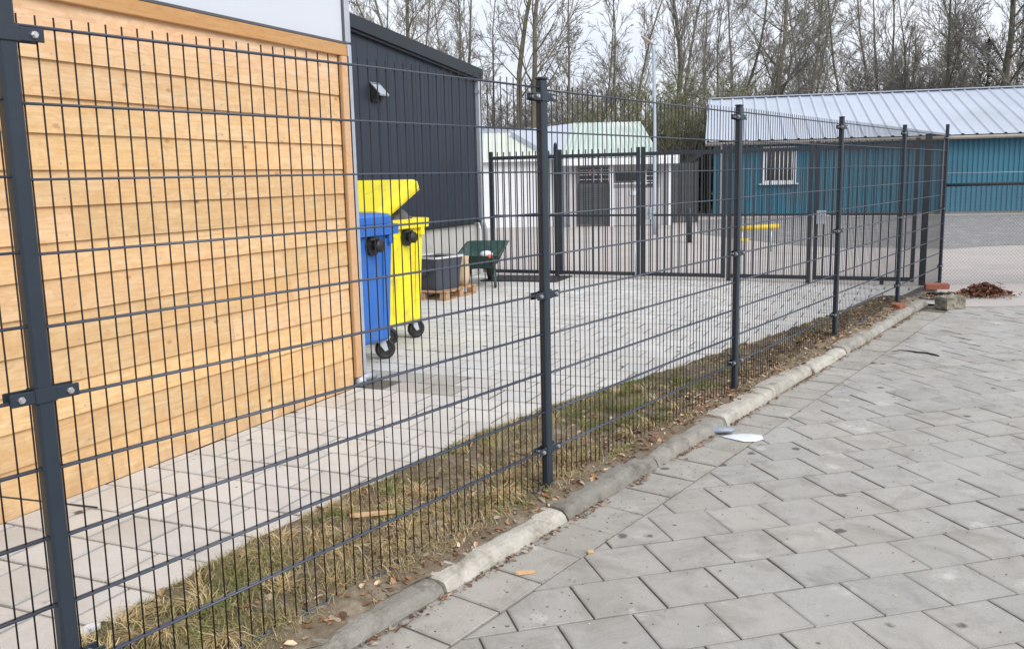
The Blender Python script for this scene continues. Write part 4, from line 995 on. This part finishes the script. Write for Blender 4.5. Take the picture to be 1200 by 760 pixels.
# ------------------------------------------------------------------ trees
def grow(seed, H, r0, limbs, l1, splay, twig=1.0, fork=None, first=.25, lean=0., bend=.5, up=.25):
    rnd = random.Random(seed); T = MB(); C = MB()
    def wander(p, d, L, n, k, upw):
        pts = [p.copy()]; d = d.normalized()
        for i in range(n):
            d = (d + Vector((rnd.gauss(0, k), rnd.gauss(0, k), rnd.gauss(0, k*.6)+upw))).normalized()
            p = p + d*(L/n); pts.append(p.copy())
        return pts
    def at(pts, f):
        x = f*(len(pts)-1); i = min(int(x), len(pts)-2); return pts[i].lerp(pts[i+1], x-i), (pts[i+1]-pts[i]).normalized()
    def side(d, ang):
        o = d.orthogonal().normalized(); o = Matrix.Rotation(rnd.uniform(0, 2*PI), 3, d) @ o
        return (d*math.cos(ang) + o*math.sin(ang)).normalized()
    def branch(p, d, L, r, lev):
        n = (5, 4, 3, 2)[min(lev-1, 3)]; pts = wander(p, d, L, n, (.13, .15, .13, .11)[min(lev-1, 3)], up*(.22 if lev == 1 else .12))
        mn = (.014, .0115, .009, .0072)[min(lev-1, 3)]; rr_ = [max(mn, r*(1-.8*i/n)) for i in range(n+1)]
        C.tube(pts, rr_, (6, 4, 3, 3)[min(lev-1, 3)], 0 if lev <= 1 else 1, cap=False)
        if lev >= 4: return
        k = (L*(2.6, 4.0, 4.8)[lev-1])*twig
        for q in range(int(k) + (1 if rnd.random() < k-int(k) else 0)):
            f = rnd.uniform((.16, .15, .15)[lev-1], 1.0); b, bd = at(pts, f)
            rl = r*(1-.8*f)*rnd.uniform(.5, .75)
            branch(b, side(bd, rnd.uniform(.35, .8)), L*(.56, .52, .50)[lev-1]*rnd.uniform(.6, 1.15)*(1.15-.55*f), max(.0065, rl), lev+1)
    stems = fork or [(Vector((lean, 0, 1)), H, r0)]
    for d, h, r in stems:
        n = 12; pts = wander(Vector((0, 0, -.1)), d, h, n, .06*bend*2, .03)
        rads = [r*(1.25 if i == 0 else 1)*(1-.82*(i/n)**1.1) for i in range(n+1)]
        T.tube(pts, rads, 10, cap=True)
        for q in range(limbs):
            f = first + (1-first)*((q+rnd.random())/limbs); b, bd = at(pts, f); rb = r*(1-.82*f**1.1)*.78
            branch(b, side(bd, splay*rnd.uniform(.7, 1.25)), l1*(1.12-.62*f)*rnd.uniform(.65, 1.2), rb*rnd.uniform(.34, .55), 1)
    return T, C
V = Vector
PROTO = {
 'spread': grow(1, 14.5, .17, 20, 4.6, .9, 1.0, first=.30),
 'upright': grow(2, 15, .115, 26, 3.6, .52, 1.0, first=.18, up=.6),
 'slim': grow(3, 14, .09, 24, 2.7, .7, 1.1, first=.22),
 'twin': grow(4, 14.5, .2, 16, 4.0, .8, .95, fork=[(V((-.07, .02, 1)), 14.5, .16), (V((.13, -.04, 1)), 14, .16)], first=.3),
 'multi': grow(5, 12, .12, 12, 3.2, .55, 1.0, fork=[(V((-.32, .1, 1)), 12, .11), (V((.28, -.1, 1)), 12, .12), (V((.02, .2, 1)), 13, .13), (V((.12, -.25, 1)), 11, .10)], first=.2, up=.5),
 'oak': grow(6, 13.5, .26, 22, 5.4, 1.0, .9, first=.26, bend=.8),
 'slim2': grow(7, 13, .09, 22, 2.5, .65, 1.1, first=.25, lean=.10),
}
proto_obj = {}
def tree(kind, px, Y, label, sc=1.0, rz=None, sx=1.0, group='bare trees beyond the buildings'):
    x = (px-600)/CF*Y*.995
    if kind not in proto_obj:
        T, C = PROTO[kind]; t_ = thing('bare_tree', label, 'tree', (x, Y, 0), rz or 0, group)
        T.build('trunk', M['bark'], t_); C.build('crown', [M['bark'], M['twig']], t_); t_.scale = (sc*sx, sc*sx, sc); proto_obj[kind] = t_; return t_
    o = dup(proto_obj[kind], (x, Y, 0), rz if rz is not None else U(0, 6.28), (sc*sx, sc*sx, sc), label, group)
    o.rotation_euler[0] = random.gauss(0, .045); o.rotation_euler[1] = random.gauss(0, .045); return o
random.seed(101)
TREES = [
 ('slim', 436, 50, 'bare slim tree nearest the timber corner, behind the dark roof', 1., None),
 ('spread', 487, 46, 'thick trunked bare tree rising behind the middle of the dark roof', 1., .4),
 ('multi', 528, 44, 'bare multi-stemmed tree fanning out above the low end of the dark roof', 1., 1.0),
 ('slim2', 574, 52, 'bare thin tree directly above the downpipe of the dark building', 1., None),
 ('twin', 617, 43, 'bare double trunked mossy tree behind the second visible fence post', 1.06, 0.2),
 ('slim2', 664, 46, 'bare leaning dark stemmed tree just right of the double trunked tree', 1., .3),
 ('slim', 700, 56, 'bare faint tree above the ridge of the workshop roof', 1., None),
 ('slim2', 730, 50, 'bare thin tree directly left of the street lamp', 1., 2.),
 ('upright', 786, 44, 'bare olive tinted upright tree directly right of the street lamp', 1.12, .9),
 ('upright', 822, 50, 'bare bushy upright tree above the left end of the blue building roof', 1., 2.9),
 ('multi', 848, 54, 'bare multi-stemmed tree behind the left end of the pale roof', 1.05, 3.),
 ('oak', 904, 48, 'bare spreading tree with a low right limb above the barred window', .92, 2.2),
 ('slim', 884, 60, 'bare slim tree left of the spreading tree above the barred window', 1.05, None),
 ('slim', 950, 50, 'bare mossy straight tree above the pale roof left of the fourth fence post', 1.1, None),
 ('upright', 975, 58, 'bare upright tree above the pale roof beside the fourth fence post', 1.05, None),
 ('slim', 1006, 47, 'bare dark slim tree left of the pale twin stemmed tree', 1., 2.4),
 ('twin', 1026, 52, 'bare pale twin stemmed tree above the middle of the pale roof', .85, 1.7),
 ('multi', 1064, 50, 'bare brownish thicket tree above the fifth fence post', .8, 2.),
 ('slim', 1092, 48, 'bare dark trunked tree above the corner post of the fence', 1.12, 4.),
 ('multi', 1108, 60, 'bare low branching tree between the corner post tree and the dark oak', .9, 5.),
 ('oak', 1164, 46, 'bare dark oak with thick forking trunk above the chain link', 1., .6),
 ('slim', 1142, 56, 'bare slim tree just left of the dark oak', 1.1, None),
 ('spread', 1197, 44, 'bare thick dark trunk cut by the right edge of the photo', 1., 4.4),
 ('upright', 1040, 66, 'bare far tree filling the gap behind the twin stemmed tree', 1.15, 1.3),
 ('upright', 930, 66, 'bare far tree between the spreading tree and the mossy straight tree', 1.1, 5.3),
 ('upright', 760, 64, 'bare far tree behind the head of the street lamp', 1.1, 3.3),
 ('slim', 550, 62, 'bare far tree above the gap between dark building and second fence post', 1.1, 3.3),
 ('upright', 505, 64, 'bare far tree behind the thick trunk over the dark roof', 1.1, 2.3),
 ('upright', 1125, 68, 'bare far tree behind the low branching tree near the dark oak', 1.1, .3),
 ('spread', 860, 64, 'bare far tree behind the multi-stemmed tree by the pale roof end', 1., 1.1),
 ('upright', 1180, 66, 'bare far tree between the dark oak and the right edge trunk', 1.1, 4.3),
]
for k, px, Y, lb, sc, rz in TREES: tree(k, px, Y, lb, sc, rz)
# olive twiggy shrubs
def shrub(seed, H, W, n, leaf=True):
    rnd = random.Random(seed); C = MB(); Lf = MB()
    for i in range(n):
        a = rnd.uniform(0, 2*PI); r = rnd.uniform(0, .3)*W; p = Vector((r*math.cos(a), r*math.sin(a), -.05)); d = Vector((math.cos(a)*rnd.uniform(.05, .5), math.sin(a)*rnd.uniform(.05, .5), 1)).normalized()
        L = H*rnd.uniform(.5, 1.05); pts = [p]
        for k in range(6): d = (d + Vector((rnd.gauss(0, .1), rnd.gauss(0, .1), .03))).normalized(); pts.append(pts[-1] + d*L/6)
        C.tube(pts, [.028*(1-.75*k/6) for k in range(7)], 4, cap=False)
        for q in range(22):
            f = rnd.uniform(.15, 1)*5.99; k = int(f); b = pts[k].lerp(pts[k+1], f-k); ang = rnd.uniform(0, 2*PI)
            e = Vector((math.cos(ang), math.sin(ang), rnd.uniform(.2, 1.4))).normalized(); l2 = rnd.uniform(.25, .9)
            C.tube([b, b+e*l2*.5, b+e*l2+Vector((0, 0, .08))], [.010, .008, .005], 3, cap=False)
            for h in range(4):
                bb_ = b + e*l2*rnd.uniform(.2, .9); ee = (e + Vector((rnd.gauss(0, .6), rnd.gauss(0, .6), rnd.gauss(.2, .4)))).normalized(); C.tube([bb_, bb_+ee*rnd.uniform(.1, .4)], [.0065, .004], 3, cap=False)
            if leaf:
                for h in range(5):
                    c = b + e*l2*rnd.uniform(.1, 1.1); t = rnd.uniform(.7, 1.35); s = rnd.uniform(.03, .06)
                    x = Vector((rnd.gauss(0, 1), rnd.gauss(0, 1), rnd.gauss(0, 1))).normalized()*s; y = x.orthogonal().normalized()*s*.7
                    Lf.add([c-x, c-y, c+x, c+y], [(0, 1, 2, 3)], 0, (t, t, t*.9))
    return C, Lf
SH = []
for q, (sd_, H, W, n, lf) in enumerate(((1, 5.2, 3., 55, True), (2, 4.2, 3.6, 55, False))):
    C, Lf = shrub(sd_, H, W, n, lf); SH.append((C, Lf))
shp = {}
def put_shrub(kind, px, Y, label, sc, rz):
    x = (px-600)/CF*Y
    if kind == 1: sc *= 1.5
    if kind not in shp:
        C, Lf = SH[kind]; t_ = thing('shrub', label, 'shrub', (x, Y, 0), rz, 'twiggy shrubs beyond the sheds')
        C.build('stem', M['olive'] if kind == 0 else M['twig'], t_)
        if Lf.v: Lf.build('foliage', M['ivy'], t_)
        t_.scale = (sc,)*3; shp[kind] = t_; return
    dup(shp[kind], (x, Y, 0), rz, (sc,)*3, label, 'twiggy shrubs beyond the sheds')
for a in ((0, 722, 42, 'olive shrub directly behind the workshop ridge', 1., .3), (0, 752, 44, 'olive shrub left of the street lamp head, behind the workshop', 1.05, 2.), (0, 800, 42, 'tall olive shrub between street lamp and blue building', 1.15, 1.), (0, 828, 46, 'olive shrub touching the left gable of the blue building', 1.2, 4.),
          (1, 868, 52, 'brown twiggy shrub over the left end of the pale roof', 1.1, 0), (1, 1000, 52, 'brown twiggy shrub over the pale roof left of the twin stemmed tree', 1.0, 2.), (1, 1052, 54, 'brown twiggy thicket over the middle of the pale roof', 1.5, 1.), (1, 1078, 52, 'brown twiggy shrub beside the corner post tree', 1.3, 3.),
          (1, 690, 50, 'brown twiggy shrub over the left end of the workshop ridge', 1.15, 5.), (0, 775, 50, 'olive shrub right behind the street lamp pole', 1.2, 5.), (0, 850, 56, 'far olive shrub behind the pale roof gable', 1.3, 2.5), (1, 930, 56, 'brown twiggy shrub right of the barred window', 1.1, 4.), (1, 585, 50, 'brown twiggy shrub behind the pale green roofed long shed', 1., 1.2), (1, 640, 52, 'brown twiggy shrub behind the second visible fence post', 1.1, 2.2)):
    put_shrub(*a)
# conifers
def conifer(H, W, seed):
    rnd = random.Random(seed); T = MB(); F = MB(); T.tube([(0, 0, -.1), (0, 0, H)], [.14, .02], 8)
    for i in range(3600):
        f = rnd.random()**.75; z = .4 + (H-.4)*f; R0 = W*(1-f)**.8 + .08; a = rnd.uniform(0, 2*PI); r = R0*rnd.uniform(.35, 1.05)*(1+.25*math.sin(a*5+z*3))
        c = Vector((r*math.cos(a), r*math.sin(a), z)); d = Vector((math.cos(a), math.sin(a), rnd.uniform(-.3, .5)))*rnd.uniform(.12, .28); s = Vector((-math.sin(a), math.cos(a), 0))*rnd.uniform(.03, .06); t = rnd.uniform(.6, 1.4)
        F.add([c-s, c+s, c+d+s*.3, c+d-s*.3], [(0, 1, 2, 3)], 0, (t, t, t))
    return T, F
for px, Y, H, W, lb in ((1148, 50, 8.2, 2.8, 'small dark conifer below the dark oak, over the pale roof'), (1192, 52, 9.6, 2.2, 'taller dark conifer beside the trunk at the right edge')):
    T, F = conifer(H, W, int(px)); t_ = thing('conifer', lb, 'tree', ((px-600)/CF*Y, Y, 0), 0); T.build('trunk', M['bark'], t_); F.build('crown', M['conifer'], t_)
# brown hedge in the gap and long hedge far behind
def hedge(name, label, x0, x1, y, dep, H, n, m, size=.07, tone=(.6, 1.4), rz=0):
    mb = MB(); rnd = random.Random(int(x0*10)+n)
    for i in range(n):
        x = rnd.uniform(x0, x1); z = rnd.uniform(0, 1)**.8*H*(.85+.3*noise.noise((x*.9, 2, y))); yy = y + rnd.uniform(0, dep)
        c = Vector((x, yy, z)); a = Vector((rnd.gauss(0, 1), rnd.gauss(0, 1), rnd.gauss(0, 1))).normalized()*size*rnd.uniform(.6, 1.3); b = a.orthogonal().normalized()*size*.6; t = rnd.uniform(*tone)
        mb.add([c-a, c-b, c+a, c+b], [(0, 1, 2, 3)], 0, (t, t, t))
    for i in range(int(n/14)):
        x = rnd.uniform(x0, x1); p = Vector((x, y+rnd.uniform(0, dep), 0)); mb.tube([p, p+Vector((rnd.gauss(0, .2), rnd.gauss(0, .1), H*rnd.uniform(.5, 1.1)))], [.02, .008], 3, c=(.6, .7, .7), cap=False)
    return tag(mb.build(name, m), label, 'hedge')
hedge('beech_hedge', 'brown leaved hedge in the gap between workshop and blue building', 5.6, 8.4, 38.5, 1.2, 2.0, 5200, M['redhedge'], .06)
hedge('far_hedge', 'dark tangled hedge far behind all the buildings', -14, 44, 72, 3., 4.0, 15000, M['ivy'], .16, (.5, 1.1))
bpy.context.view_layer.update()
